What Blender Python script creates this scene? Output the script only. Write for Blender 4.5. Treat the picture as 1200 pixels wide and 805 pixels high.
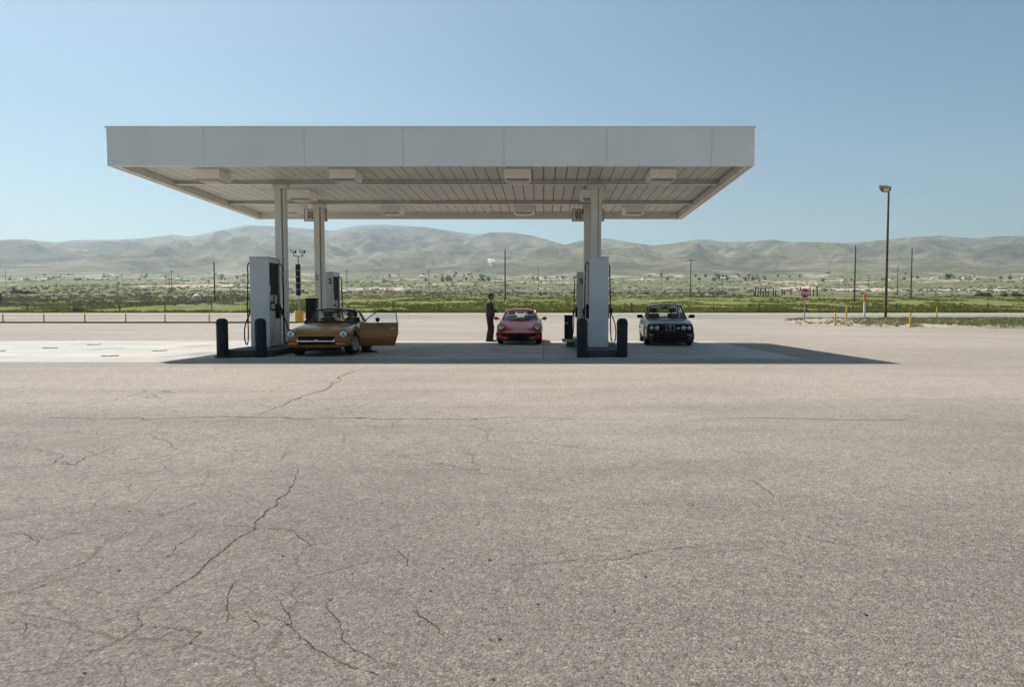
import bpy, bmesh, math, random
import numpy as np
from mathutils import Vector, Matrix
PI = math.pi
rnd = random.Random(7)
for o in list(bpy.data.objects): bpy.data.objects.remove(o, do_unlink=True)
scene = bpy.context.scene
COL = scene.collection

# ------------------------------------------------------------------ camera
CAM_H, F = 1.25, 800.0            # focal length in photo pixels (photo 1200 x 805)
PITCH = math.atan(40.5/F)
cam = bpy.data.cameras.new('camera'); camo = bpy.data.objects.new('camera', cam); COL.objects.link(camo)
camo.location = (0, 0, CAM_H); camo.rotation_euler = (PI/2 - PITCH, 0, 0)
cam.sensor_fit = 'HORIZONTAL'; cam.sensor_width = 36; cam.lens = 36*F/1200; cam.shift_x = -37/1200
cam.clip_start = 0.05; cam.clip_end = 30000
scene.camera = camo
# ------------------------------------------------------------------ sky, sun, exposure
SUN = Vector((-2.72, 2.29, 5.94)).normalized()
world = bpy.data.worlds.new('World'); scene.world = world; world.use_nodes = True
nt = world.node_tree; nt.nodes.clear()
wo = nt.nodes.new('ShaderNodeOutputWorld'); bg = nt.nodes.new('ShaderNodeBackground'); sk = nt.nodes.new('ShaderNodeTexSky')
sk.sky_type = 'NISHITA'; sk.sun_disc = False
sk.sun_elevation = math.asin(SUN.z); sk.sun_rotation = math.atan2(SUN.x, SUN.y)
sk.air_density = 1.0; sk.dust_density = 1.1; sk.ozone_density = 1.0; sk.altitude = 500
wm = nt.nodes.new('ShaderNodeMix'); wm.data_type = 'RGBA'; wm.blend_type = 'MULTIPLY'; wm.inputs[0].default_value = 1; wm.inputs[7].default_value = (.885, 1.01, .93, 1)
nt.links.new(sk.outputs[0], wm.inputs[6]); nt.links.new(wm.outputs[2], bg.inputs[0]); bg.inputs[1].default_value = 0.077
nt.links.new(bg.outputs[0], wo.inputs[0])
sl = bpy.data.lights.new('sun', 'SUN'); sl.energy = 4.8; sl.angle = math.radians(0.5); sl.color = (1, .955, .89)
slo = bpy.data.objects.new('sun', sl); COL.objects.link(slo); slo.location = SUN*50
slo.rotation_euler = (-SUN).to_track_quat('-Z', 'Y').to_euler()
vs = scene.view_settings; vs.view_transform = 'Standard'; vs.look = 'None'; vs.exposure = 0.45; vs.gamma = 1; vs.use_curve_mapping = False
scene.cycles.volume_bounces = 1; scene.cycles.max_bounces = 8; scene.cycles.transparent_max_bounces = 12
scene.cycles.use_denoising = True
scene.cycles.volume_step_rate = 4
HAZE_DENSITY = 0.00012

# ------------------------------------------------------------------ material helpers
class NT:
    def __init__(s, name):
        s.m = bpy.data.materials.new(name); s.m.use_nodes = True; s.t = s.m.node_tree; s.n = s.t.nodes; s.l = s.t.links
        s.b = s.n['Principled BSDF']; s.out = s.n['Material Output']
    def node(s, typ, **kw):
        n = s.n.new(typ)
        for k, v in kw.items():
            if k in ('i',):
                for kk, vv in v.items():
                    if hasattr(vv, 'links') or isinstance(vv, bpy.types.NodeSocket): s.l.new(vv, n.inputs[kk])
                    else: n.inputs[kk].default_value = vv
            else: setattr(n, k, v)
        return n
    def pos(s):
        if not hasattr(s, '_p'): s._p = s.node('ShaderNodeTexCoord').outputs['Object']
        return s._p
    def noise(s, scale, detail=4, rough=.55, vec=None, dist=0):
        return s.node('ShaderNodeTexNoise', i={'Vector': vec or s.pos(), 'Scale': scale, 'Detail': detail, 'Roughness': rough, 'Distortion': dist}).outputs['Fac']
    def vor(s, scale, feature='F1', vec=None, out='Distance', rand=1.0):
        n = s.node('ShaderNodeTexVoronoi', feature=feature, i={'Vector': vec or s.pos(), 'Scale': scale, 'Randomness': rand}); return n.outputs[out]
    def ramp(s, fac, stops, interp='LINEAR'):
        r = s.node('ShaderNodeValToRGB', i={'Fac': fac}); e = r.color_ramp.elements; r.color_ramp.interpolation = interp
        while len(e) < len(stops): e.new(.5)
        for k, (p, c) in enumerate(stops):
            e[k].position = p; e[k].color = (c, c, c, 1) if isinstance(c, (int, float)) else (*c, 1)
        return r.outputs['Color']
    def mix(s, fac, a, b, mode='MIX'):
        n = s.node('ShaderNodeMix', data_type='RGBA', blend_type=mode)
        for k, v in ((0, fac), (6, a), (7, b)):
            if isinstance(v, bpy.types.NodeSocket): s.l.new(v, n.inputs[k])
            elif k == 0: n.inputs[0].default_value = v
            else: n.inputs[k].default_value = (*v, 1) if isinstance(v, tuple) else (v, v, v, 1)
        return n.outputs[2]
    def math(s, op, a, b=0.0, c=None, clamp=False):
        n = s.node('ShaderNodeMath', operation=op, use_clamp=clamp)
        for k, v in enumerate((a, b) if c is None else (a, b, c)):
            if isinstance(v, bpy.types.NodeSocket): s.l.new(v, n.inputs[k])
            else: n.inputs[k].default_value = v
        return n.outputs[0]
    def xyz(s):
        n = s.node('ShaderNodeSeparateXYZ', i={'Vector': s.pos()}); return n.outputs
    def scaled(s, sx, sy, sz):
        return s.node('ShaderNodeMapping', i={'Vector': s.pos(), 'Scale': (sx, sy, sz)}).outputs[0]
    def color(s, c):
        if isinstance(c, bpy.types.NodeSocket): s.l.new(c, s.b.inputs['Base Color'])
        else: s.b.inputs['Base Color'].default_value = (*c, 1)
    def set(s, **kw):
        for k, v in kw.items():
            k = k.replace('_', ' ')
            if isinstance(v, bpy.types.NodeSocket): s.l.new(v, s.b.inputs[k])
            else: s.b.inputs[k].default_value = v
    def bump(s, h, strength=.3, dist=.01):
        n = s.node('ShaderNodeBump', i={'Height': h, 'Strength': strength, 'Distance': dist}); s.l.new(n.outputs[0], s.b.inputs['Normal'])

def simple(name, col, rough=.5, metal=0, coat=0, var=.12, vscale=3.0, spec=.5):
    t = NT(name)
    n = t.noise(vscale, 5)
    dark = tuple(c*(1-var*1.6) for c in col); lite = tuple(min(1, c*(1+var)) for c in col)
    t.color(t.mix(t.ramp(n, [(.3, 0), (.7, 1)]), dark, lite))
    t.set(Roughness=rough, Metallic=metal, Coat_Weight=coat, Coat_Roughness=.06)
    t.b.inputs['Specular IOR Level'].default_value = spec
    return t.m

def glass_mat(name, tint=(.85, .92, .9), refl=1.0):
    t = NT(name); t.n.remove(t.b)
    tr = t.node('ShaderNodeBsdfTransparent', i={'Color': (*tint, 1)})
    gl = t.node('ShaderNodeBsdfGlossy', i={'Roughness': .02, 'Color': (1, 1, 1, 1)})
    fr = t.node('ShaderNodeFresnel', i={'IOR': 1.5})
    mx = t.node('ShaderNodeMixShader', i={0: fr.outputs[0], 1: tr.outputs[0], 2: gl.outputs[0]})
    t.l.new(mx.outputs[0], t.out.inputs['Surface']); return t.m

M = {}
def asphalt(name, base, crack=True, spk=1.0, tint_s=.06):
    t = NT(name)
    big = t.noise(.09, 5, .6); mid = t.noise(.8, 5, .6); fine = t.noise(22, 4, .7)
    c = t.mix(t.ramp(big, [(.33, 0), (.67, 1)]), tuple(v*.86 for v in base), tuple(v*1.1 for v in base))
    streak = t.noise(1.0, 4, .6, vec=t.scaled(.10, .9, 1))
    c = t.mix(t.math('MULTIPLY', t.ramp(streak, [(.46, 0), (.66, 1)]), .36), c, tuple(v*.62 for v in base))
    c = t.mix(t.math('MULTIPLY', t.ramp(mid, [(.45, 0), (.75, 1)]), .25), c, tuple(v*.68 for v in base))
    # aggregate stones
    cellc = t.node('ShaderNodeTexVoronoi', i={'Vector': t.pos(), 'Scale': 120.0})
    cell = t.node('ShaderNodeSeparateColor', i={'Color': cellc.outputs['Color']}).outputs[0]
    st = t.ramp(cell, [(0, .45), (.30, .8), (.70, 1.05), (.95, 1.3), (1, 1.75)])
    c = t.mix(.8*spk, c, st, 'MULTIPLY')
    cell2 = t.node('ShaderNodeSeparateColor', i={'Color': t.node('ShaderNodeTexVoronoi', i={'Vector': t.pos(), 'Scale': 48.0}).outputs['Color']}).outputs[0]
    c = t.mix(.5*spk, c, t.ramp(cell2, [(0, .55), (.2, .95), (.93, 1.05), (1, 1.45)]), 'MULTIPLY')
    c = t.mix(.6, c, t.ramp(fine, [(.3, .7), (.7, 1.3)]), 'MULTIPLY')
    c = t.mix(.5, c, t.ramp(t.noise(5.5, 4, .65), [(.3, .8), (.7, 1.18)]), 'MULTIPLY')
    h = t.math('MULTIPLY_ADD', cellc.outputs['Distance'], -1.0, fine)
    if crack:
        # vignette and greyer asphalt painted into the colour: darker towards the front, ragged edge
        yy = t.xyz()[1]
        old = t.ramp(t.math('ADD', t.math('DIVIDE', yy, 11.0), t.math('MULTIPLY', t.math('SUBTRACT', t.noise(.22, 5, .6), .5), 1.1)), [(.22, 1), (.95, 0)])  # old: mask of the painted darkening, strongest nearest the camera
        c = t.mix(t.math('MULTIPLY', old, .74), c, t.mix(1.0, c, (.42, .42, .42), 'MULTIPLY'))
        w = t.node('ShaderNodeMix', data_type='VECTOR', i={0: .16})
        t.l.new(t.pos(), w.inputs[4]); t.l.new(t.node('ShaderNodeTexNoise', i={'Vector': t.pos(), 'Scale': 2.6, 'Detail': 7.0, 'Roughness': .62}).outputs['Color'], w.inputs[5])
        x_, y_, _z = t.xyz()
        # alligator cracking is worst at the front left, a few long cracks elsewhere
        leftw = t.math('MAXIMUM', t.math('MULTIPLY', t.math('SUBTRACT', -.3, x_), .09), -.12)
        leftw = t.math('MINIMUM', leftw, .22)
        leftw = t.math('SUBTRACT', leftw, t.math('MAXIMUM', t.math('MULTIPLY', t.math('SUBTRACT', y_, 7.5), .05), 0))
        for sc_, wd, lo, hi, st_ in ((2.1, .0085, .50, .58, .95), (.75, .0045, .44, .52, .9), (5.0, .014, .60, .68, .7)):
            d = t.vor(sc_, 'DISTANCE_TO_EDGE', vec=w.outputs[1])
            line = t.ramp(d, [(0, 1), (wd, 0)])
            msk = t.ramp(t.math('ADD', t.noise(.25 if sc_ < 2 else .45, 3, .5), leftw), [(lo, 0), (hi, 1)])
            brk = t.ramp(t.noise(2.0*sc_, 3), [(.36, 0), (.48, 1)])
            a = t.math('MULTIPLY', t.math('MULTIPLY', line, msk), t.math('MULTIPLY', brk, st_))
            c = t.mix(a, c, (.075, .066, .058))
    t.color(c); t.set(Roughness=.86); t.b.inputs['Specular IOR Level'].default_value = .3
    t.bump(h, .8, .006)
    return t.m
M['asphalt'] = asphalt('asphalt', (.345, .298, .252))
M['road'] = asphalt('road_asphalt', (.28, .25, .21), crack=False)
M['strip'] = asphalt('strip_pavement', (.33, .27, .235), crack=False)

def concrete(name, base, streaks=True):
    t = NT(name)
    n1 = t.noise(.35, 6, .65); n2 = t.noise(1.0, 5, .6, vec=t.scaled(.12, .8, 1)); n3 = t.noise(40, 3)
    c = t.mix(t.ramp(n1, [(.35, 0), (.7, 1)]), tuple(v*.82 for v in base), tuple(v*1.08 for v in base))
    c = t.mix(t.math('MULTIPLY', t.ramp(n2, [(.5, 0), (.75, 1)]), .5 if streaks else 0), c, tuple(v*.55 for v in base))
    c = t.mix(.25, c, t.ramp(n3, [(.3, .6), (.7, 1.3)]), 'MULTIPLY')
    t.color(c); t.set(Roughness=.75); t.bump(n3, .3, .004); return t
def pad_mat():
    t = concrete('pad_concrete', (.42, .395, .36))
    x, y, z = t.xyz()
    # expansion joints
    base = t.b.inputs['Base Color'].links[0].from_socket
    jm = None
    for ax, per in ((x, 4.6), (y, 4.8)):
        f = t.math('FRACT', t.math('DIVIDE', ax, per)); d = t.math('ABSOLUTE', t.math('SUBTRACT', f, .5))
        j = t.math('GREATER_THAN', d, .4965)
        jm = j if jm is None else t.math('MAXIMUM', jm, j)
    oil = t.ramp(t.noise(.45, 4, .6), [(.56, 0), (.70, .6)])
    c = t.mix(oil, base, (.13, .12, .11)); c = t.mix(t.math('MULTIPLY', jm, .7), c, (.09, .08, .075))
    t.color(c); return t.m
M['pad'] = pad_mat()
M['concrete'] = concrete('concrete', (.36, .34, .31)).m
M['kerb_dark'] = simple('kerb_weathered', (.10, .095, .09), .85)
M['shoulder'] = simple('shoulder_gravel', (.40, .37, .33), .9, vscale=1.5, var=.2)
M['sand'] = None
M['white_paint'] = simple('fascia_white_paint', (.76, .775, .765), .45, var=.03, vscale=.4)
def fascia_mat():
    t = NT('fascia_white_paint'); n = t.noise(1.0, 5, .6, vec=t.scaled(2.6, 2.6, .14)); z = t.xyz()[2]
    run = t.math('MULTIPLY', t.ramp(n, [(.50, 0), (.74, 1)]), .16)
    c = t.mix(run, t.mix(t.ramp(t.noise(.5, 4), [(.3, 0), (.7, 1)]), (.72, .735, .725), (.79, .80, .79)), (.58, .57, .53))
    t.color(c); t.set(Roughness=.45); t.bump(t.noise(.7, 3), .25, .02); return t.m
M['white_paint'] = fascia_mat()
M['fascia_seam'] = simple('fascia_seam', (.30, .30, .30), .7)
M['soffit'] = simple('soffit_cream', (.54, .545, .50), .55, var=.05, vscale=1.2)
M['cream'] = simple('column_cream', (.66, .64, .59), .5, var=.06, vscale=1.5)
M['pump_white'] = simple('pump_panel', (.52, .54, .56), .4, var=.05, vscale=1.2)
M['pump_light'] = simple('pump_door', (.60, .58, .56), .4, var=.1, vscale=4)
M['black'] = simple('black_plastic', (.010, .011, .013), .6, var=.1, spec=.2)
M['rubber'] = simple('rubber', (.012, .012, .012), .8, spec=.2)
M['navy'] = simple('bollard_navy', (.007, .011, .020), .55, var=.25, vscale=6, spec=.3)
M['yellow'] = simple('yellow_paint', (.72, .40, .035), .55, var=.15, vscale=5)
M['chrome'] = simple('chrome', (.8, .8, .8), .12, metal=1, var=.02)
M['steel'] = simple('dull_steel', (.32, .32, .32), .45, metal=.8)
M['rust'] = simple('rusty_steel', (.10, .055, .035), .8, var=.3)
M['wood'] = simple('weathered_pole_wood', (.075, .052, .038), .9, var=.35, vscale=2)
M['white'] = simple('white_plastic', (.75, .74, .72), .5, var=.04)
M['orange'] = simple('orange_sleeve', (.75, .12, .04), .6)
M['red'] = simple('sign_red', (.33, .008, .012), .5, var=.05)
M['lens'] = simple('light_lens', (.62, .61, .57), .3)
M['glass'] = glass_mat('clear_glass', (.80, .87, .86))
M['screen'] = simple('dark_screen', (.006, .006, .007), .6, var=.1, spec=.15)
M['skin'] = simple('skin', (.36, .19, .13), .6)
M['interior'] = simple('dark_interior', (.02, .019, .018), .8)

# ------------------------------------------------------------------ mesh helpers
class MB:
    def __init__(s): s.v = []; s.f = []; s.mi = []; s.m = 0
    def add(s, vs, fs):
        b = len(s.v); s.v += [tuple(v) for v in vs]
        for f in fs: s.f.append([b+i for i in f]); s.mi.append(s.m)
    def box(s, x0, x1, y0, y1, z0, z1):
        s.add([(x0, y0, z0), (x1, y0, z0), (x1, y1, z0), (x0, y1, z0), (x0, y0, z1), (x1, y0, z1), (x1, y1, z1), (x0, y1, z1)],
              [(0, 3, 2, 1), (4, 5, 6, 7), (0, 1, 5, 4), (1, 2, 6, 5), (2, 3, 7, 6), (3, 0, 4, 7)]); return s
    def hexa(s, p):
        s.add(p, [(0, 3, 2, 1), (4, 5, 6, 7), (0, 1, 5, 4), (1, 2, 6, 5), (2, 3, 7, 6), (3, 0, 4, 7)]); return s
    def tube(s, pts, r, n=10, cap=True, closed=False):
        pts = [Vector(p) for p in pts]; rings = []; rs = r if isinstance(r, (list, tuple)) else [r]*len(pts)
        prev = None
        for i, p in enumerate(pts):
            if closed: t = pts[(i+1) % len(pts)] - pts[i-1]
            else: t = (pts[min(i+1, len(pts)-1)] - pts[max(i-1, 0)])
            t.normalize()
            if prev is None:
                u = t.cross(Vector((0, 0, 1)) if abs(t.z) < .9 else Vector((1, 0, 0))).normalized()
            else: u = (prev - t*prev.dot(t)).normalized()
            prev = u; w = t.cross(u)
            rings.append([p + (u*math.cos(2*PI*k/n) + w*math.sin(2*PI*k/n))*rs[i] for k in range(n)])
        vs = [v for r_ in rings for v in r_]; fs = []
        L = len(pts)
        for i in range(L if closed else L-1):
            a, b = i*n, ((i+1) % L)*n
            for k in range(n): fs.append((a+k, a+(k+1) % n, b+(k+1) % n, b+k))
        if cap and not closed: fs += [tuple(range(n-1, -1, -1)), tuple((L-1)*n+k for k in range(n))]
        s.add(vs, fs); return s
    def lathe(s, prof, c=(0, 0, 0), axis='Z', n=24, caps=True):
        # prof: (r, h) list
        c = Vector(c); vs = []; fs = []
        for r, h in prof:
            for k in range(n):
                a = 2*PI*k/n; ca, sa = r*math.cos(a), r*math.sin(a)
                vs.append(c + Vector({'Z': (ca, sa, h), 'X': (h, ca, sa), 'Y': (sa, h, ca)}[axis]))
        L = len(prof)
        for i in range(L-1):
            for k in range(n): fs.append((i*n+k, i*n+(k+1) % n, (i+1)*n+(k+1) % n, (i+1)*n+k))
        if caps and prof[0][0] > 1e-4: fs.append(tuple(range(n-1, -1, -1)))
        if caps and prof[-1][0] > 1e-4: fs.append(tuple((L-1)*n+k for k in range(n)))
        s.add(vs, fs); return s
    def grid(s, P):
        # P: 2D list of points
        R, C = len(P), len(P[0]); s.add([p for r in P for p in r], [(i*C+j, i*C+j+1, (i+1)*C+j+1, (i+1)*C+j) for i in range(R-1) for j in range(C-1)]); return s
    def build(s, name, mats, parent=None, smooth=True, bevel=0, loc=None, angle=35):
        me = bpy.data.meshes.new(name); me.from_pydata(s.v, [], s.f); me.validate()
        mats = mats if isinstance(mats, (list, tuple)) else [mats]
        for m in mats: me.materials.append(M[m] if isinstance(m, str) else m)
        if len(mats) > 1 and len(me.polygons) == len(s.mi): me.polygons.foreach_set('material_index', s.mi)
        if smooth:
            me.shade_smooth(); me.set_sharp_from_angle(angle=math.radians(angle))
        o = bpy.data.objects.new(name, me); COL.objects.link(o)
        if parent: o.parent = parent
        if loc: o.location = loc
        if bevel:
            b = o.modifiers.new('bevel', 'BEVEL'); b.width = bevel; b.segments = 2; b.limit_method = 'ANGLE'; b.harden_normals = False
        return o

def thing(name, label, cat, loc=(0, 0, 0), rz=0, group=None):
    o = bpy.data.objects.new(name, None); COL.objects.link(o); o.location = loc; o.rotation_euler = (0, 0, rz)
    o.empty_display_size = .2
    return tag(o, label, cat, group)
def tag(o, label=None, cat=None, group=None, kind=None):
    if label: o['label'] = label
    if cat: o['category'] = cat
    if group: o['group'] = group
    if kind: o['kind'] = kind
    return o
def structure(o): o['kind'] = 'structure'; return o
def copy_tree(o, parent=None):
    c = o.copy(); COL.objects.link(c)
    if parent: c.parent = parent
    for ch in list(o.children): copy_tree(ch, c)
    return c
def text(body, size, mat, parent, loc, rot=(PI/2, 0, 0), name='lettering', align='CENTER', ext=.002, bold=0):
    cu = bpy.data.curves.new(name, 'FONT'); cu.body = body; cu.size = size; cu.align_x = align; cu.align_y = 'CENTER'; cu.extrude = ext; cu.offset = bold
    cu.resolution_u = 2
    tmp = bpy.data.objects.new('tmp', cu); COL.objects.link(tmp); bpy.context.view_layer.update()
    me = bpy.data.meshes.new_from_object(tmp.evaluated_get(bpy.context.evaluated_depsgraph_get())); bpy.data.objects.remove(tmp)
    me.materials.clear(); me.materials.append(M[mat] if isinstance(mat, str) else mat)
    o = bpy.data.objects.new(name, me); COL.objects.link(o); o.parent = parent; o.location = loc; o.rotation_euler = rot
    return o

def ground_pt(px, py, z=0):
    """photo pixel to the point of the level ground it shows"""
    x = (px-637)/F; y = -(py-402.5)/F
    d = Vector((x, math.cos(PITCH) + y*math.sin(PITCH), -math.sin(PITCH) + y*math.cos(PITCH)))
    k = (z - CAM_H)/d.z
    return Vector((d.x*k, d.y*k, z))

# ------------------------------------------------------------------ noise (numpy)
_rs = np.random.RandomState(11); PERM = _rs.rand(512, 512)
def vnoise(x, y):
    xi = np.floor(x).astype(int); yi = np.floor(y).astype(int); fx = x-xi; fy = y-yi
    fx = fx*fx*fx*(fx*(fx*6-15)+10); fy = fy*fy*fy*(fy*(fy*6-15)+10)
    g = lambda a, b: PERM[a % 512, b % 512]
    return (g(xi, yi)*(1-fx)+g(xi+1, yi)*fx)*(1-fy) + (g(xi, yi+1)*(1-fx)+g(xi+1, yi+1)*fx)*fy
def fbm(x, y, o=5, g=.5):
    s = 0; a = 1; t = 0
    for k in range(o): s = s + a*vnoise(x+k*17.3, y+k*9.1); t += a; a *= g; x = x*2.03; y = y*2.03
    return s/t
def ridged(x, y, o=5, g=.5):
    s = 0; a = 1; t = 0
    for k in range(o): s = s + a*(1-np.abs(2*vnoise(x+k*31.7, y+k*13.1)-1)); t += a; a *= g; x = x*2.07; y = y*2.07
    return s/t

# ------------------------------------------------------------------ terrain
YK = [0, 55, 62, 70, 75, 95, 100, 125, 150, 200, 300, 350, 500, 700, 1200, 1800, 2200]
HK = [0, 0, .2, .34, .41, .60, .68, 1.7, 2.9, 5.1, 8.2, 9.8, 16.0, 25.7, 50., 86., 110.]
SKX = [-600, -300, 0, 30, 70, 90, 130, 170, 205, 225, 250, 290, 330, 390, 405, 425, 450, 500, 520, 550, 560, 575, 600, 625, 650, 662, 680, 700, 720, 740, 765, 787, 815, 830, 845, 870, 895, 905, 925, 960, 990, 1000, 1030, 1070, 1100, 1140, 1165, 1200, 1300, 1500, 1900]
SKY = [272, 278, 281, 280, 283.5, 281, 280.5, 279, 274.5, 277, 272, 263.5, 265, 270, 267, 264, 263, 266, 269, 273.5, 275, 272, 272, 276, 283, 286.5, 281.5, 279, 280, 284, 287, 285, 280, 280.5, 283, 283, 281, 280.5, 283, 283.5, 284.5, 284, 281, 277, 276, 279, 276.5, 276, 279, 272, 282]
CREST = 6200.0
def terrain_h(X, Y):
    X = np.asarray(X, float); Y = np.asarray(Y, float)
    h = np.interp(Y, YK, HK)
    px = 637 + 800*X/np.maximum(Y, 1)
    # undulating plain
    k = np.clip((Y-130)/600, 0, 1)*np.clip((2600-Y)/600, 0, 1)
    h = h + k*((fbm(X/260+5, Y/420+3, 4)-.5)*np.clip(Y/60, 0, 26))
    h = h + np.clip((Y-101)/60, 0, 1)*(fbm(X/14+40, Y/22, 3)-.5)*.9*np.clip(Y/200, 0, 2)
    # the left side lies a little lower between 110 and 260 m
    h = h - np.clip((Y-105)/60, 0, 1)*np.clip((400-Y)/150, 0, 1)*np.clip((420-px)/300, 0, 1)*1.1
    # hills
    g = np.clip((Y-2000)/(CREST-2000), 0, 1)
    gs = g*g*(3-2*g)*.45 + g*.55
    cy = np.interp(px, SKX, SKY)
    yb = 362-110*800/2200.
    yi = yb + (cy-yb)*gs
    hh = 1.25 + (362-yi)*Y/800
    wx = (fbm(X/900+9, Y/900+2, 3)-.5)*900
    r = ridged((X+wx)/1500+3.3, (Y+wx*.6)/3200+7.7, 6, .52) - .62
    r2 = ridged((X-wx*.5)/420+1.3, (Y+wx)/800+2.7, 5, .5) - .62
    env = np.clip(g*3.2, 0, 1)*np.clip((1-g)*2.2, 0, 1)
    r3 = ridged((X+wx*.3)/210+6.1, (Y-wx*.4)/430+4.2, 5, .55) - .62
    hh = hh + env*(r*360 + r2*150 + r3*60)
    crag = ridged((X+wx)/700+2, Y/1500+5, 5) - .6
    hh = hh + np.clip((1-g)*7, 0, 1)*np.clip(g*2, 0, 1)*crag*60
    # never above the skyline
    lim = 1.25 + (362-(cy+1.2-0*g))*Y/800
    soft = np.minimum(hh, lim)
    over = np.clip(Y-CREST, 0, None)
    back = 1.25 + (362-cy)*CREST/800 - over*.22 + (fbm(X/500, Y/500, 4)-.5)*60*np.clip(over/400, 0, 1)
    m = np.clip((Y-2000)/250, 0, 1)
    h = np.where(Y <= 2000, h, np.where(Y > CREST, back, h*(1-m) + m*soft))
    return h
def th(x, y): return float(terrain_h(np.array([x]), np.array([y]))[0])

us = np.concatenate([np.linspace(-2600, -760, 36)[:-1], np.linspace(-760, 700, 470), np.linspace(700, 2600, 36)[1:]])
ys = np.concatenate([np.linspace(28, 100, 19)[:-1], np.geomspace(100, 2000, 120)[:-1], np.linspace(2000, 6200, 170)[:-1], np.linspace(6200, 8200, 14)])
UU, YY = np.meshgrid(us, ys); XX = UU*YY/800
ZZ = terrain_h(XX, YY) + np.where(YY < 97.6, -.09, 0)
R_, C_ = XX.shape
me = bpy.data.meshes.new('ground')
V = np.stack([XX, YY, ZZ], -1).reshape(-1, 3)
I = np.arange(R_*C_).reshape(R_, C_)
Fq = np.stack([I[:-1, :-1], I[:-1, 1:], I[1:, 1:], I[1:, :-1]], -1).reshape(-1, 4)
me.vertices.add(len(V)); me.vertices.foreach_set('co', V.ravel())
me.loops.add(len(Fq)*4); me.loops.foreach_set('vertex_index', Fq.ravel())
me.polygons.add(len(Fq)); me.polygons.foreach_set('loop_start', np.arange(0, len(Fq)*4, 4)); me.polygons.foreach_set('loop_total', np.full(len(Fq), 4))
me.update(); me.validate(); me.shade_smooth()
def terrain_mat():
    t = NT('terrain_grassland'); x, y, z = t.xyz()
    n_big = t.noise(.012, 5, .6); n_mid = t.noise(.09, 5, .6); n_f = t.noise(.9, 4, .65)
    # grass field near the road
    g = t.mix(t.ramp(n_mid, [(.35, 0), (.65, 1)]), (.095, .120, .022), (.17, .172, .045))
    g = t.mix(t.ramp(t.noise(.035, 4, .6), [(.50, 0), (.64, .75)]), g, (.19, .16, .085))
    g = t.mix(.7, g, t.ramp(n_f, [(.3, .55), (.7, 1.35)]), 'MULTIPLY')
    # scrub plain
    s = t.mix(t.ramp(n_mid, [(.40, 0), (.62, 1)]), (.085, .098, .040), (.19, .17, .11))
    s = t.mix(t.ramp(t.noise(.03, 4, .6), [(.46, 0), (.60, .8)]), s, (.115, .14, .045))
    s = t.mix(.75, s, t.ramp(t.noise(.35, 4, .75), [(.35, .45), (.65, 1.5)]), 'MULTIPLY')
    sandm = t.ramp(t.noise(.0062, 6, .62, dist=.6), [(.555, 0), (.585, 1)])
    sandm2 = t.ramp(t.noise(.022, 5, .62), [(.64, 0), (.67, 1)])
    sm = t.math('MAXIMUM', sandm, sandm2)
    s = t.mix(t.math('MULTIPLY', sm, t.ramp(t.math('DIVIDE', y, 2400.), [(.10, 0), (.17, 1)])), s, (.42, .35, .27))
    far = t.ramp(t.math('DIVIDE', t.math('ADD', y, t.math('MULTIPLY', t.math('SUBTRACT', n_big, .5), 160)), 1000.), [(.19, 0), (.225, 1)])
    c = t.mix(far, g, s)
    # hills: green spring grass with bare pale scars
    hn = t.noise(.0011, 6, .6); hn2 = t.noise(.004, 5, .6)
    h = t.mix(t.ramp(hn, [(.35, 0), (.65, 1)]), (.038, .052, .026), (.15, .143, .075))
    h = t.mix(t.ramp(hn2, [(.40, 0), (.62, .8)]), h, (.24, .20, .14))
    scar = t.ramp(t.noise(.0016, 5, .6, vec=t.scaled(2.6, .7, 1), dist=1.2), [(.63, 0), (.68, .8)])
    h = t.mix(t.math('MULTIPLY', scar, t.ramp(t.noise(.01, 4), [(.35, .1), (.6, .8)])), h, (.52, .44, .34))
    hb = t.ramp(t.math('DIVIDE', t.math('ADD', y, t.math('MULTIPLY', t.math('SUBTRACT', n_big, .5), 500)), 4000.), [(.47, 0), (.56, 1)])
    gul = t.noise(.006, 8, .68, dist=.4)
    h = t.mix(.75, h, t.ramp(gul, [(.34, .35), (.52, 1.0), (.68, 1.5)]), 'MULTIPLY')
    bh = t.math('MULTIPLY', gul, hb)
    c = t.mix(hb, c, h)
    t.bump(bh, .9, 60.0)
    t.color(c); t.set(Roughness=.95); t.b.inputs['Specular IOR Level'].default_value = .15
    return t.m
M['terrain'] = terrain_mat(); me.materials.append(M['terrain'])
ground = bpy.data.objects.new('ground', me); COL.objects.link(ground); structure(ground)
pl = MB(); pl.add([(-16000, -9000, -.9), (16000, -9000, -.9), (16000, 16000, -.9), (-16000, 16000, -.9)], [(0, 1, 2, 3)])
structure(pl.build('plain', 'terrain', smooth=False))

def sheet(name, mat, x0, x1, ylist, dz, nx=2):
    m = MB(); xs = [x0 + (x1-x0)*k/(nx-1) for k in range(nx)]
    m.grid([[(x, y, float(np.interp(y, YK, HK)) + dz) for x in xs] for y in ylist]); return structure(m.build(name, mat))
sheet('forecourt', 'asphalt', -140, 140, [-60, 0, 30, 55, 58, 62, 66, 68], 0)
sheet('road', 'road', -260, 260, [68.2, 70, 75, 85, 92], .0)
sheet('road_shoulder', 'shoulder', -260, 260, [91.9, 95, 98.2], .004)
mk = MB()
for y in (79.8, 80.15): mk.grid([[(x, y+k*.12, float(np.interp(y, YK, HK))+.006) for x in (-260, 260)] for k in (0, 1)])
structure(mk.build('road_centre_line', simple('faded_yellow_line', (.42, .33, .12), .8), smooth=False))
mk = MB()
for y in (69.4, 90.6): mk.grid([[(x, y+k*.15, float(np.interp(y, YK, HK))+.006) for x in (-260, 260)] for k in (0, 1)])
structure(mk.build('road_edge_line', simple('faded_white_line', (.62, .60, .56), .8), smooth=False))
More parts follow.
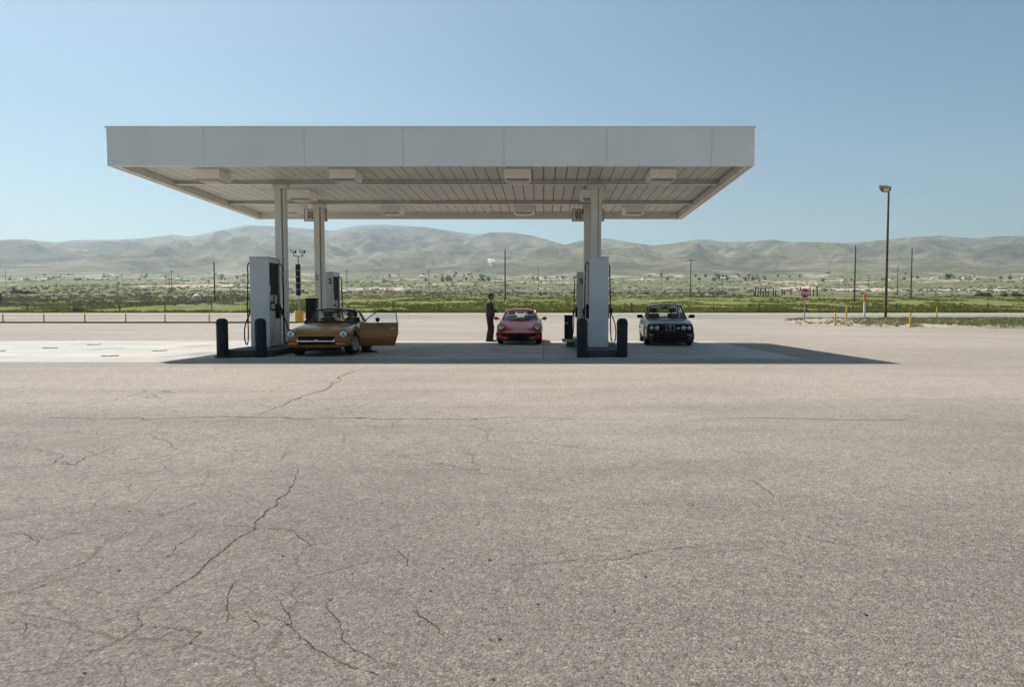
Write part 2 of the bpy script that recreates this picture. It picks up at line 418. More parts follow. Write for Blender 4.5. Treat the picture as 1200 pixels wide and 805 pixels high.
# concrete pad
pd = MB(); pd.grid([[(-120, 15.95, .004), (-8.9, 15.95, .004)], [(-120, 26.6, .004), (-8.9, 26.6, .004)]])
pd.grid([[(-8.9, 16.95, .004), (6.5, 16.95, .004)], [(-8.9, 26.6, .004), (6.5, 26.6, .004)]])
structure(pd.build('concrete_pad', 'pad', smooth=False))
# strip behind the left kerb, and kerb
sp = MB(); sp.grid([[(x, y, float(np.interp(y, YK, HK))+.12) for x in (-140, -20.8)] for y in (57.2, 62, 68)])
structure(sp.build('pavement', 'strip', smooth=False))
kb = MB(); kb.box(-140, -20.6, 56.95, 57.2, -.02, .19)
structure(kb.build('kerb', 'kerb_dark', bevel=.02))
# low pale bank of gravel behind the strip
# cracks
def crack_lines():
    L = [
     [(430,430),(400,446),(370,460),(335,473),(300,486)],
     [(-30,491),(60,489.5),(165,490),(170,492),(240,489),(360,491),(520,491),(620,489),(760,492)], [(820,491),(900,489.5),(1010,492),(1080,491)],
     [(348,545),(347,560),(340,575),(325,592),(300,610),(290,625),(262,645),(247,655),(235,668),(215,682),(185,700),(160,713)],
     [(160,713),(166,733),(140,750),(110,762),(60,775)], [(165,732),(200,736),(236,741),(222,755),(165,768)],
     [(369,674),(399,667),(450,655)], [(295,672),(278,680),(269,691),(267,708),(268,719),(265,729),(244,735)],
     [(287,718),(303,731),(302,737),(287,748)], [(318,691),(329,703),(332,713),(341,727),(343,737),(365,757),(400,776),(450,795),(480,815)],
     [(385,691),(390,701),(382,708),(389,719),(399,733),(400,750),(415,762),(450,775),(500,800)],
     [(550,661),(600,661),(660,657),(700,656),(738,653),(745,649),(800,641),(830,639)],
     [(488,712),(490,722),(515,738),(520,748)], [(0,626),(28,625),(46,634),(40,640)],
     [(300,616),(340,620),(365,640),(340,646)], [(235,620),(225,630),(205,640),(195,655)],
     [(60,735),(30,730),(25,745)], [(0,700),(40,690),(95,672)], [(245,585),(190,605),(185,600)],
     [(45,525),(75,535),(60,545)], [(145,520),(120,530),(88,545),(60,540)], [(460,640),(478,655),(475,665)],
     [(1060,480),(1120,484),(1190,488)], [(870,560),(900,575),(905,585)], [(930,625),(960,633),(1000,640)],
     [(330,540),(333,532),(345,528)]]
    m = MB(); r = random.Random(3)
    for li, line in enumerate(L):
        pts = [ground_pt(*p) for p in line]; fat = 1.9 if li in (1, 2) else 1.25 if li in (0, 3) else .85
        for it in range(4):
            q = [pts[0]]
            for a, b in zip(pts, pts[1:]):
                d = b-a; nrm = Vector((-d.y, d.x, 0)); q += [(a+b)/2 + nrm*r.uniform(-.10, .10)*(.9 if it < 3 else .8), b]
            pts = q
        n = len(pts); P = []
        for i, p in enumerate(pts):
            t = (pts[min(i+1, n-1)]-pts[max(i-1, 0)]); t.normalize(); w = Vector((-t.y, t.x, 0))
            wd = fat*(.0009 + .0005*p.y)*(.35+r.random()*.9)*min(1, .25+3*min(i, n-1-i)/n)
            if r.random() < .08: wd *= 2.0
            P.append([p + w*wd + Vector((0, 0, .004)), p - w*wd + Vector((0, 0, .004))])
        m.grid(P)
    # small chips and spots
    for k in range(70):
        p = ground_pt(r.uniform(0, 1200), r.choice([r.uniform(440, 560), r.uniform(560, 800)])); s = r.uniform(.004, .012)*(.5+p.y*.12)
        m.add([p + Vector((s*math.cos(a)*r.uniform(.6, 1.2), s*math.sin(a)*r.uniform(.6, 1.2), .004)) for a in [j*PI/3 for j in range(6)]], [(0, 1, 2, 3, 4, 5)])
    return m
structure(crack_lines().build('forecourt_crack', simple('crack_filth', (.05, .044, .038), .95), smooth=False))

# ------------------------------------------------------------------ verge island at the right, grass and scrub
ISL = [(21, 60.5), (19.6, 53), (22, 48.5), (26, 45), (32, 42.5), (44, 40), (90, 37), (90, 66.6), (25, 66.8), (22.4, 64.5)]
def inside(x, y, poly):
    c = False; n = len(poly)
    for i in range(n):
        (x1, y1), (x2, y2) = poly[i], poly[(i+1) % n]
        if (y1 > y) != (y2 > y) and x < (x2-x1)*(y-y1)/(y2-y1)+x1: c = not c
    return c
def edge_dist(x, y, poly):
    d = 1e9; n = len(poly); p = Vector((x, y))
    for i in range(n):
        a, b = Vector(poly[i]), Vector(poly[(i+1) % n]); t = max(0, min(1, (p-a).dot(b-a)/(b-a).length_squared)); d = min(d, (a+(b-a)*t-p).length)
    return d
def isl_h(x, y):
    return float(np.interp(y, YK, HK)) + .006 + min(.13, .045*max(0, edge_dist(x, y, ISL)-.3)) + min(1, edge_dist(x, y, ISL)*.4)*.05*float(fbm(np.array([x/3.]), np.array([y/3.]), 2)[0])
m = MB(); st = .45; pts = {}
xs = np.arange(19, 70, st); ysn = np.arange(37, 67.2, st)
for i, x in enumerate(xs):
    for j, y in enumerate(ysn):
        if all(inside(a, b, ISL) for a, b in ((x, y), (x+st, y), (x+st, y+st), (x, y+st))):
            for a, b in ((i, j), (i+1, j), (i+1, j+1), (i, j+1)):
                if (a, b) not in pts:
                    X_, Y_ = xs[0]+a*st + rnd.uniform(-.14, .14), ysn[0]+b*st + rnd.uniform(-.14, .14); pts[(a, b)] = len(m.v); m.v.append((X_, Y_, isl_h(X_, Y_)))
            m.f.append([pts[(i, j)], pts[(i+1, j)], pts[(i+1, j+1)], pts[(i, j+1)]]); m.mi.append(0)
def island_mat():
    t = NT('gravelly_verge'); x, y, z = t.xyz()
    sandm = t.math('ADD', t.math('MULTIPLY', t.math('SUBTRACT', 34, x), .09), t.math('MULTIPLY', t.math('SUBTRACT', t.noise(.35, 4), .5), 2.2))
    g = t.mix(t.ramp(t.noise(1.2, 4), [(.35, 0), (.65, 1)]), (.10, .12, .045), (.22, .20, .11))
    s = t.mix(t.ramp(t.noise(9, 4, .7), [(.35, 0), (.65, 1)]), (.22, .18, .13), (.42, .36, .28))
    t.color(t.mix(t.ramp(sandm, [(.35, 0), (.6, 1)]), g, s)); t.set(Roughness=.95); return t.m
M['verge'] = island_mat(); structure(m.build('verge', 'verge'))

def blades(name, P, H, Wd, n_bl, mat, label, seed=1, lean=.5):
    """many little upright leaf triangles at the points P (N x 3), one mesh"""
    rs = np.random.RandomState(seed); N = len(P)
    P = np.repeat(P, n_bl, 0); H = np.repeat(H, n_bl); Wd = np.repeat(Wd, n_bl)
    K = len(P); a = rs.rand(K)*2*PI; b = rs.rand(K)*2*PI; rad = rs.rand(K)*Wd
    base = P + np.stack([np.cos(a)*rad, np.sin(a)*rad, np.zeros(K)-.02], 1)
    w = Wd*.28
    side = np.stack([np.cos(b)*w, np.sin(b)*w, np.zeros(K)], 1)
    hh = H*(.5+.6*rs.rand(K))
    tip = base + np.stack([np.cos(a)*lean*hh, np.sin(a)*lean*hh, hh], 1)
    Vv = np.stack([base-side, base+side, tip], 1).reshape(-1, 3)
    me = bpy.data.meshes.new(name); me.vertices.add(len(Vv)); me.vertices.foreach_set('co', Vv.ravel())
    me.loops.add(len(Vv)); me.loops.foreach_set('vertex_index', np.arange(len(Vv))); me.polygons.add(K)
    me.polygons.foreach_set('loop_start', np.arange(0, K*3, 3)); me.polygons.foreach_set('loop_total', np.full(K, 3)); me.update()
    me.materials.append(mat); o = bpy.data.objects.new(name, me); COL.objects.link(o); return tag(o, label, cat=label.split(',')[0] if False else name.replace('_', ' '), kind='stuff')
def leaf_mat(name, a, b, scale=.6):
    t = NT(name); t.color(t.mix(t.ramp(t.noise(scale, 4, .7), [(.35, 0), (.65, 1)]), a, b)); t.set(Roughness=.8)
    t.b.inputs['Specular IOR Level'].default_value = .2
    # thin leaves let some light through
    tl = t.node('ShaderNodeBsdfTranslucent'); t.l.new(t.b.inputs['Base Color'].links[0].from_socket, tl.inputs[0])
    mx = t.node('ShaderNodeMixShader', i={0: .35, 1: t.b.outputs[0], 2: tl.outputs[0]}); t.l.new(mx.outputs[0], t.out.inputs[0]); return t.m
M['grass'] = leaf_mat('grass_blades', (.085, .115, .02), (.19, .185, .05), .12)
M['dry'] = leaf_mat('dry_grass', (.12, .14, .05), (.30, .26, .14), .5)
M['scrub'] = leaf_mat('sage_scrub', (.085, .09, .055), (.19, .18, .135), .05)
rs = np.random.RandomState(5)
Yg = 98.3 + (rs.rand(26000)**1.7)*110; ug = rs.uniform(-720, 640, 26000); Xg = ug*Yg/800
dens = fbm(Xg/9, Yg/14, 3); kp = dens > .42
Xg, Yg, ug = Xg[kp], Yg[kp], ug[kp]
Pg = np.stack([Xg, Yg, terrain_h(Xg, Yg)], 1)
blades('field_grass', Pg, .10+.28*rs.rand(len(Pg)), .25+.5*rs.rand(len(Pg)), 7, M['grass'], 'green spring grass covering the field beyond the road', 2)
# taller fringe along the far road edge
Xf = rs.uniform(-100, 90, 5200); Yf = 98.4 + rs.rand(5200)**2*3.0
Pf = np.stack([Xf, Yf, terrain_h(Xf, Yf)], 1)
blades('roadside_grass', Pf, (.25+.35*rs.rand(len(Pf)))*(fbm(Xf/3, Yf, 2)*1.6), .2+.25*rs.rand(len(Pf)), 8, M['grass'], 'taller green grass along the far edge of the road', 3)
Pi = []
while len(Pi) < 6500:
    x, y = rs.uniform(19, 60), rs.uniform(38, 67)
    if not inside(x, y, ISL) or edge_dist(x, y, ISL) < .3+.5*rs.rand(): continue
    sandy = (34-x)*.09 + (float(fbm(np.array([x/4.]), np.array([y/4.]), 3)[0])-.5)*2.2
    if sandy > .6+rs.rand()*.8: continue
    Pi.append((x, y, isl_h(x, y)))
Pi = np.array(Pi)
blades('verge_grass', Pi, .06+.16*rs.rand(len(Pi)), .08+.14*rs.rand(len(Pi)), 8, M['dry'], 'short patchy grass on the verge island by the stop sign', 4)
# sage scrub on the plain: low irregular clumps
Ys = 205 * (1900/205.)**(rs.rand(10000)**.9); us_ = rs.uniform(-720, 640, 10000); Xs = us_*Ys/800
kp = fbm(Xs/60+3, Ys/90, 4) > .44; Xs, Ys = Xs[kp], Ys[kp]
left = rs.uniform(-720, -300, 900); Yl = 135+rs.rand(900)*110; Xl = left*Yl/800
Xs = np.concatenate([Xs, Xl]); Ys = np.concatenate([Ys, Yl])
Psb = np.stack([Xs, Ys, terrain_h(Xs, Ys)], 1)
blades('sage_scrub', Psb, .4+1.0*rs.rand(len(Psb))*np.clip(Ys/500, .5, 1.5), .4+1.1*rs.rand(len(Psb))*np.clip(Ys/500, .5, 1.5), 12, M['scrub'], 'grey green sage scrub dotted over the plain', 6, lean=.35)

# ------------------------------------------------------------------ canopy
X0, X1, YF, YB = -11.24, 5.43, 17.80, 26.95
YB1, YB2 = 20.75, 24.25
def zdeck(y): return 5.13 - (y-YF)*(.14/9.15)
can = thing('gas_station_canopy', 'large flat white canopy standing over the fuel pumps', 'canopy', (0, 0, 0))
def fz(y): return 4.925 - (y-YF)*(.18/9.15)      # bottom of fascia
TOP = 5.89
fa = MB(); fa.m = 0
seams = [X0, X0+2.5, X0+5.08, X0+7.63, X0+10.22, X0+12.87, X0+15.57, X1]
for a, b in zip(seams, seams[1:]):
    g = .0035
    fa.box(a+(g if a > X0 else 0), b-(g if b < X1 else 0), YF, YF+.06, 4.925, TOP)
    fa.box(a+(g if a > X0 else 0), b-(g if b < X1 else 0), YB-.06, YB, fz(YB), TOP)
for xa, xb in ((X0, X0+.06), (X1-.06, X1)):
    fa.hexa([(xa, YF+.06, fz(YF)), (xb, YF+.06, fz(YF)), (xb, YB-.06, fz(YB)), (xa, YB-.06, fz(YB)), (xa, YF+.06, TOP), (xb, YF+.06, TOP), (xb, YB-.06, TOP), (xa, YB-.06, TOP)])
fa.m = 1
fa.box(X0+.065, X1-.065, YF+.03, YF+.055, 5.0, TOP-.02); fa.box(X0+.065, X1-.065, YB-.055, YB-.03, 4.85, TOP-.02)
fa.build('fascia', ['white_paint', 'fascia_seam'], can, smooth=False)
cp = MB(); cp.box(X0-.03, X1+.03, YF-.03, YF+.1, TOP, TOP+.04); cp.box(X0-.03, X1+.03, YB-.1, YB+.03, TOP, TOP+.04)
cp.box(X0-.03, X0+.1, YF+.1, YB-.1, TOP, TOP+.04); cp.box(X1-.1, X1+.03, YF+.1, YB-.1, TOP, TOP+.04)
cp.build('coping', 'white_paint', can, smooth=False)
lp = MB()   # inner lip, turned in under the fascia
lw = .13
lp.box(X0+.061, X1-.061, YF+.061, YF+.061+lw, 4.94, 4.955)
lp.box(X0+.061, X1-.061, YB-.062-lw, YB-.062, fz(YB)+.012, 5.02)
for xa, xb in ((X0+.062, X0+.062+lw), (X1-.062-lw, X1-.062)):
    lp.hexa([(xa, YF+.2, fz(YF)+.015), (xb, YF+.2, fz(YF)+.015), (xb, YB-.2, fz(YB)+.015), (xa, YB-.2, fz(YB)+.015)] + [(xa, YF+.2, zdeck(YF)), (xb, YF+.2, zdeck(YF)), (xb, YB-.2, zdeck(YB)), (xa, YB-.2, zdeck(YB))])
lp.build('edge_trim', 'cream', can, smooth=False)
dk = MB(); w = .325; x = X0+.195
while x < X1-.2:
    xb = min(x+w, X1-.195)
    dk.hexa([(x+.011, YF+.07, zdeck(YF)), (xb-.011, YF+.07, zdeck(YF)), (xb-.011, YB-.07, zdeck(YB)), (x+.011, YB-.07, zdeck(YB)), (x+.011, YF+.07, zdeck(YF)+.05), (xb-.011, YF+.07, zdeck(YF)+.05), (xb-.011, YB-.07, zdeck(YB)+.05), (x+.011, YB-.07, zdeck(YB)+.05)])
    x = xb
dk.build('soffit', 'soffit', can, smooth=False)
rf = MB(); rf.box(X0+.07, X1-.07, YF+.07, YB-.07, 5.25, 5.45); rf.build('roof', 'fascia_seam', can, smooth=False)
for yb in (YB1, YB2):
    b = MB(); zt = zdeck(yb)
    b.box(X0+.2, X1-.2, yb-.09, yb+.09, zt-.115, zt-.10); b.box(X0+.2, X1-.2, yb-.008, yb+.008, zt-.10, zt-.004)
    b.build('beam', 'cream', can, smooth=False)
XC = (-7.9, 1.58)
for xc in XC:
    for yc in (YB1, YB2):
        zt = zdeck(yc)-.118
        c = MB(); c.box(xc-.155, xc+.045, yc-.15, yc+.15, .18, zt-.13)
        co = c.build('column', 'cream', can, bevel=.012)
        d = MB(); d.box(xc+.06, xc+.155, yc-.1, yc+.09, .18, zt-.13); d.build('downpipe', 'cream', co, bevel=.02)
        k = MB(); k.box(xc-.22, xc+.22, yc-.17, yc+.17, zt-.129, zt-.002)
        for bx in (-.16, .16): k.lathe([(.018, -.015), (.018, 0)], (xc+bx, yc-.171, zt-.065), 'Y', 8)
        k.build('cap', 'cream', co, bevel=.006)
        bp = MB(); bp.box(xc-.2, xc+.2, yc-.2, yc+.2, .182, .2); bp.build('base_plate', 'steel', co)
# canopy lights
M['box_white'] = simple('light_box_white', (.90, .89, .86), .5, var=.03)
M['box_lens'] = simple('light_box_lens', (.36, .35, .33), .35)
def make_light():
    t = thing('canopy_light', 'x', 'ceiling light', group='box lights under the canopy')
    b = MB(); b.box(-.36, .36, -.36, .36, -.26, 0); b.build('housing', M['box_white'], t, smooth=False)
    l = MB(); a, c = .33, .25
    l.hexa([(-c, -c, -.32), (c, -c, -.32), (c, c, -.32), (-c, c, -.32), (-a, -a, -.262), (a, -a, -.262), (a, a, -.262), (-a, a, -.262)])
    l.build('lens', M['box_lens'], t, smooth=False); return t
spots = [(-9.3, 19.38, 'front left, nearest the left end of the canopy'), (-5.55, 19.38, 'front row, right of the left front column'),
         (-.72, 19.38, 'front row, left of the right front column'), (3.3, 19.38, 'front right, nearest the right end of the canopy'),
         (-7.83, 22.4, 'between the two left columns'), (1.56, 22.4, 'between the two right columns'),
         (-9.25, 25.3, 'at the back behind the left front column'), (-5.55, 25.3, 'back row, above the hills right of the left columns'),
         (-.72, 25.3, 'back row, above the red car'), (3.3, 25.3, 'back row, above the black car')]
L0 = make_light()
for i, (x, y, w_) in enumerate(spots):
    o = L0 if i == 0 else copy_tree(L0)
    o.location = (x, y, zdeck(y)-.003); o['label'] = 'white box light under the canopy, ' + w_
# price signs
M['num_brown'] = simple('sign_digit_brown', (.16, .055, .035), .6)
def price_sign(xc, w, label, tx):
    t = thing('price_sign', label, 'sign', (xc, YB2+.26, 0), group='hanging price signs')
    z0, z1 = 4.36, 4.80
    b = MB(); b.box(-w/2, w/2, 0, .09, z0, z1); b.build('panel', 'white', t, bevel=.006)
    f = MB()
    for a in ((-w/2, w/2, z1-.02, z1), (-w/2, w/2, z0, z0+.02), (-w/2, -w/2+.02, z0+.02, z1-.02), (w/2-.02, w/2, z0+.02, z1-.02)): f.box(a[0], a[1], -.02, -.001, a[2], a[3])
    f.box(tx-.06, tx+.26, -.012, -.002, z1-.065, z1-.045)
    f.build('frame', 'fascia_seam', t, smooth=False)
    for ch, sz, dx, dz in (('0', .38, 0, -.02), ('0', .38, .112, -.02), ('9', .2, .215, .07)):
        d_ = text(ch, sz, 'num_brown', t, (tx+dx, -.006, (z0+z1)/2+dz), name='digit', bold=.012); d_.scale = (.5, 1, 1)
    for s in (-w/2+.08, w/2-.08):
        h = MB(); h.tube([(s, .045, z1), (s, .045, zdeck(YB2+.3))], .012, 6); h.build('hanger', 'steel', t)
    return t
price_sign(-8.12, .81, 'white price sign with brown 00 digits hanging behind the left rear column', -.235)
price_sign(1.58, 1.14, 'white price sign with brown 00 digits hanging behind the right rear column', -.40)

# ------------------------------------------------------------------ pump islands
def island(x0, x1, y0, y1, label):
    t = MB(); r = .12
    pts = [(x0+r, y0), (x1-r, y0), (x1, y0+r), (x1, y1-r), (x1-r, y1), (x0+r, y1), (x0, y1-r), (x0, y0+r)]
    n = len(pts); t.add([(x, y, 0) for x, y in pts] + [(x, y, .18) for x, y in pts], [tuple(range(n-1, -1, -1)), tuple(range(n, 2*n))] + [(k, (k+1) % n, n+(k+1) % n, n+k) for k in range(n)])
    o = t.build('pump_island', M['isl'], bevel=.02); return tag(o, label, 'kerb island', 'pump islands')
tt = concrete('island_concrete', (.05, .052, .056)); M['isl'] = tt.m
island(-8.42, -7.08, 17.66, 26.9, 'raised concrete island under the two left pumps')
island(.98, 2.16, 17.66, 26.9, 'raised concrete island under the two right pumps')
# bollards
def make_bollard():
    b = MB(); b.lathe([(.142, 0), (.142, .9), (.135, .95), (.11, .985), (.06, 1.005), (0, 1.01)], n=28)
    o = b.build('bollard', 'navy'); c = MB(); c.lathe([(.147, .86), (.147, .885)], n=28); c.build('band', 'black', o)
    tag(o, 'x', 'bollard', 'dark blue bollards guarding the pump islands'); return o
B0 = make_bollard()
for i, (x, y, z, lab) in enumerate([(-8.28, 17.58, 0, 'dark blue bollard leftmost in front of the left island'), (-7.30, 17.6, 0, 'dark blue bollard in front of the left front pump, beside the gold car'),
                          (.99, 17.55, 0, 'dark blue bollard left of the right front pump'), (2.03, 17.62, 0, 'dark blue bollard right of the right front pump, near the hose loop')]):
    o = B0 if i == 0 else copy_tree(B0); o.location = (x, y, z); o['label'] = lab

# pumps: local origin at base centre, width 0.55 (x), depth 0.8 (y)
M['panel_line'] = simple('pump_trim', (.3, .3, .3), .5)
def make_pump():
    t = thing('fuel_pump', 'x', 'fuel pump', group='fuel pumps under the canopy')
    w, d, H = .27, .42, 2.52
    b = MB(); b.box(-w, w, -d, -d+.05, 0, H-.03); b.box(-w, w, d-.05, d, 0, H-.03)      # end panels
    b.build('side_panel', 'pump_white', t, bevel=.012)
    b = MB(); b.box(-w-.008, w+.008, -d-.008, d+.008, H-.03, H); b.box(-w+.02, w-.02, -d+.05, d-.05, H-.16, H-.03); b.build('top_cover', 'pump_white', t, bevel=.01)
    b = MB(); b.box(-w+.06, w-.06, -d+.05, d-.05, 0, H-.16); b.build('cabinet', 'black', t)
    for s in (-1, 1):
        f = MB(); f.box(min(s*(w-.06), s*(w-.012)), max(s*(w-.06), s*(w-.012)), -d+.052, d-.052, .02, 1.02); fo = f.build('lower_door', 'pump_light', t, bevel=.008)
        hh = MB(); hh.tube([(s*(w-.005), .2-.5, .1), (s*(w-.005), -.12, .35), (s*(w-.005), -.02, .75)], .006, 6); hh.build('scratch_line', 'panel_line', fo)
        f = MB(); f.box(min(s*(w-.06), s*(w-.02)), max(s*(w-.06), s*(w-.02)), -d+.052, d-.052, 1.03, 1.52); fo = f.build('keypad_panel', 'black', t, bevel=.006)
        q = MB()
        for (a, c, e, g) in ((-.33, -.12, 1.28, 1.46), (-.02, .16, 1.22, 1.46)): q.box(min(s*(w-.02), s*(w-.012)), max(s*(w-.02), s*(w-.012)), a, c, e, g)
        q.build('display', 'steel', fo)
        q = MB()
        for r_ in range(3):
            for c_ in range(4): q.box(min(s*(w-.02), s*(w-.012)), max(s*(w-.02), s*(w-.012)), -.25+c_*.07, -.2+c_*.07, 1.07+r_*.05, 1.105+r_*.05)
        q.build('keys', 'white', fo, smooth=False)
        f = MB(); f.box(min(s*(w-.06), s*(w-.045)), max(s*(w-.06), s*(w-.045)), -d+.06, d-.06, 1.55, H-.19); f.build('screen', 'screen', t)
        f = MB(); f.box(min(s*(w-.05), s*(w-.02)), max(s*(w-.05), s*(w-.02)), -.37, -.28, 1.53, 1.72); f.build('notice', 'white', t)
        # hose from the overhead arm down to a loop and up to the nozzle
        y = .30*s
        P = [(s*(w-.05), y, 2.33), (s*(w+.05), y, 2.36), (s*(w+.10), y, 2.25), (s*(w+.10), y, 2.05), (s*(w+.115), y, 1.5), (s*(w+.12), y-.02, 1.0), (s*(w+.13), y-.03*s, .50), (s*(w+.15), y-.05*s, .18), (s*(w+.20), y-.07*s, .06), (s*(w+.26), y-.09*s, .20), (s*(w+.27), y-.11*s, .48), (s*(w+.22), y-.13*s, .72), (s*(w+.13), y-.15*s, .92)]
        Q = []
        for i in range(len(P)-1):
            p0, p1, p2, p3 = [Vector(P[max(0, min(len(P)-1, i+k))]) for k in (-1, 0, 1, 2)]
            for u in (0, .25, .5, .75): Q.append(.5*((2*p1)+(-p0+p2)*u+(2*p0-5*p1+4*p2-p3)*u*u+(-p0+3*p1-3*p2+p3)*u**3))
        Q.append(Vector(P[-1])); h = MB(); h.tube(Q, .017, 8); ho = h.build('hose', 'rubber', t)
        for z0_, z1_ in ((2.0, .12), (1.82, .07)):
            c = MB(); c.lathe([(.026, 0), (.026, z1_)], (s*(w+.101), y, z0_), 'Z', 10); c.build('breakaway_coupling', 'steel', ho)
        n = MB(); n.box(min(s*(w-.01), s*(w+.07)), max(s*(w-.01), s*(w+.07)), min(s*.02, s*.24), max(s*.02, s*.24), .80, 1.2); n.build('nozzle_boot', 'black', t, bevel=.015)
        n = MB(); n.tube([(s*(w+.13), y-.15*s, .92), (s*(w+.14), s*.13, 1.02), (s*(w+.10), s*.11, 1.12)], [.028, .03, .02], 8); n.tube([(s*(w+.10), s*.11, 1.12), (s*(w+.04), s*.09, 1.13)], .012, 6)
        n.tube([(s*(w+.18), s*.14, .95), (s*(w+.2), s*.13, 1.05), (s*(w+.15), s*.12, 1.1)], .007, 6); n.build('nozzle', 'black', t)
    return t
P0 = make_pump()
pumps = [(-7.91, 19.48, 'left front fuel pump beside the gold car, showing its black screen side', None), (1.54, 19.48, 'right front fuel pump with a plain side panel, between two bollards', None),
         (-7.89, 25.2, 'left rear fuel pump marked 2, behind the left rear column', '2'), (1.5, 25.2, 'right rear fuel pump marked 5, half hidden behind the right columns', '5')]
M['digit'] = simple('digit_black', (.02, .02, .022), .5)
for i, (x, y, lab, dg) in enumerate(pumps):
    o = P0 if i == 0 else copy_tree(P0); o.location = (x, y, .18); o['label'] = lab
    if i > 1: o.scale = (1, 1, .955)
for o, dg, dx in [(o_, d_, x_) for (o_, d_, x_) in ((None, None, None),)]: pass
pump_list = [o for o in COL.objects if o.name.startswith('fuel_pump')]
for o in pump_list:
    if '2,' in o['label'] or 'marked 2' in o['label']: text('2', .30, 'digit', o, (.165, -.426, 2.16), name='digit', bold=.006)
    if 'marked 5' in o['label']: text('5', .30, 'digit', o, (-.13, -.426, 2.16), name='digit', bold=.006)
# notice on left rear column
t = thing('notice_plate', 'small notice with lines of dark print on the left rear column', 'sign', (-7.9, YB2-.158, 0))
b = MB(); b.box(-.14, .04, -.004, 0, 2.2, 2.52); b.build('plate', 'cream', t)
ln = MB()
for k, (w_, g_) in enumerate(((.06, 0), (.14, 0), (.11, 0), (.14, 0))):
    ln.box(-.125, -.125+w_, -.0065, -.0045, 2.455-k*.065, 2.485-k*.065)
ln.build('print_lines', 'digit', t, smooth=False)
# black bin behind left front column
t = thing('waste_bin', 'tall black waste bin between the left columns', 'bin', (-7.62, 22.5, .18))
b = MB(); b.box(-.16, .16, -.16, .16, 0, 1.35); b.build('body', 'black', t, bevel=.02)
b = MB(); b.box(-.17, .17, -.17, .17, 1.352, 1.42); b.build('lid', 'rubber', t, bevel=.02)
t = thing('windscreen_wash_bin', 'short black box bin on a concrete slab by the right rear pump', 'bin', (.84, 22.9, .25))
b = MB(); b.box(-.14, .14, -.14, .14, 0, .72); b.build('body', 'black', t, bevel=.015)
b = MB(); b.box(-.15, .15, -.15, .15, .722, .79); b.build('lid', 'rubber', t, bevel=.02)
b = MB(); b.box(-.141, -.02, -.151, -.141, .5, .56); b.build('handle', 'steel', t)
t = thing('concrete_slab', 'small concrete slab on a foot sticking out of the right island', 'slab', (.72, 22.6, 0))
b = MB(); b.box(-.1, .255, -.5, .6, .17, .249); b.build('slab', 'concrete', t, bevel=.01)
b = MB(); b.box(.05, .25, -.35, .45, 0, .168); b.build('foot', 'kerb_dark', t)
# tank lids on the left concrete
def make_lid():
    b = MB(); b.lathe([(.19, 0), (.185, .02), (.16, .028), (0, .03)], n=24); o = b.build('tank_lid', M['lidm']); r = MB(); r.lathe([(.215, .0), (.215, .006), (.192, .008)], n=24); r.build('ring', 'rust', o)
    return tag(o, 'x', 'tank lid', 'tank fill lids on the left concrete')
M['lidm'] = simple('lid_paint', (.38, .36, .33), .6, var=.4, vscale=7)
l0 = make_lid()
for i, (px, py, lab) in enumerate([(59, 408, 'tank lid farthest left on the pale concrete, whitish top'), (110, 404, 'tank lid farthest back on the left concrete'), (129, 417.3, 'tank lid nearest the camera on the left concrete'), (187, 411.2, 'tank lid closest to the pump island on the left concrete'), (-3, 411.5, 'tank lid cut by the left picture edge')]):
    o = l0 if i == 0 else copy_tree(l0); p = ground_pt(px, py); o.location = (p.x, p.y, .006); o['label'] = lab
# weeds at the foot of the left bollard
for k, (x, y, lab) in enumerate(((-8.05, 17.35, 'small green weed clump growing at the foot of the leftmost bollard'), (-7.7, 17.5, 'small weed clump growing between the two left bollards'))):
    P = np.array([(x+rnd.uniform(-.25, .25), y+rnd.uniform(-.08, .08), 0.01) for j in range(26)])
    o = blades('weed_clump', P, np.full(26, .13), np.full(26, .035), 6, leaf_mat('weed_leaf', (.05, .08, .02), (.12, .14, .05), 8), lab, 20+k, lean=.8)
    o['kind'] = 'thing'; o['category'] = 'weed'; o['group'] = 'weeds at the left island'
# ------------------------------------------------------------------ cars
def car_paint(name, col, rough=.30, metal=.2, coat=.4):
    t = NT(name); n = t.noise(2.2, 5, .6); d = t.noise(9, 5, .7)
    c = t.mix(t.ramp(n, [(.3, 0), (.7, 1)]), tuple(v*.88 for v in col), tuple(min(1, v*1.08) for v in col))
    z = t.xyz()[2]
    dust = t.math('MULTIPLY', t.ramp(d, [(.45, 0), (.8, 1)]), .10)
    c = t.mix(dust, c, (.12, .10, .08)); t.color(c)
    t.set(Roughness=t.ramp(n, [(.3, rough*.85), (.7, rough*1.15)]), Metallic=metal, Coat_Weight=coat, Coat_Roughness=.06, IOR=1.4); return t.m
M['gold'] = car_paint('gold_brown_paint', (.31, .125, .027)); M['red_paint'] = car_paint('red_car_paint', (.47, .028, .018), metal=.1); M['teal'] = car_paint('dark_teal_paint', (.003, .014, .018), metal=.0, coat=.4)
M['dark_glass'] = glass_mat('tinted_glass', (.74, .81, .80)); M['seat'] = simple('seat_leather', (.014, .011, .010), .7, spec=.2); M['headlight'] = None
def lamp_glass():
    t = NT('headlight_glass'); w = t.node('ShaderNodeTexWave', i={'Vector': t.pos(), 'Scale': 22.0}).outputs['Fac']
    t.color(t.mix(w, (.62, .64, .66), (.86, .88, .9))); t.set(Roughness=.12, Metallic=.35, Coat_Weight=1.0); return t.m
M['headlight'] = lamp_glass(); M['amber'] = simple('amber_lens', (.62, .13, .02), .25, coat=.6, var=.1); M['grille'] = simple('grille_black', (.006, .006, .007), .6, spec=.2)
M['rim'] = simple('alloy_rim', (.55, .55, .54), .3, metal=.7); M['silver_trim'] = simple('silver_trim', (.6, .6, .6), .25, metal=.9)

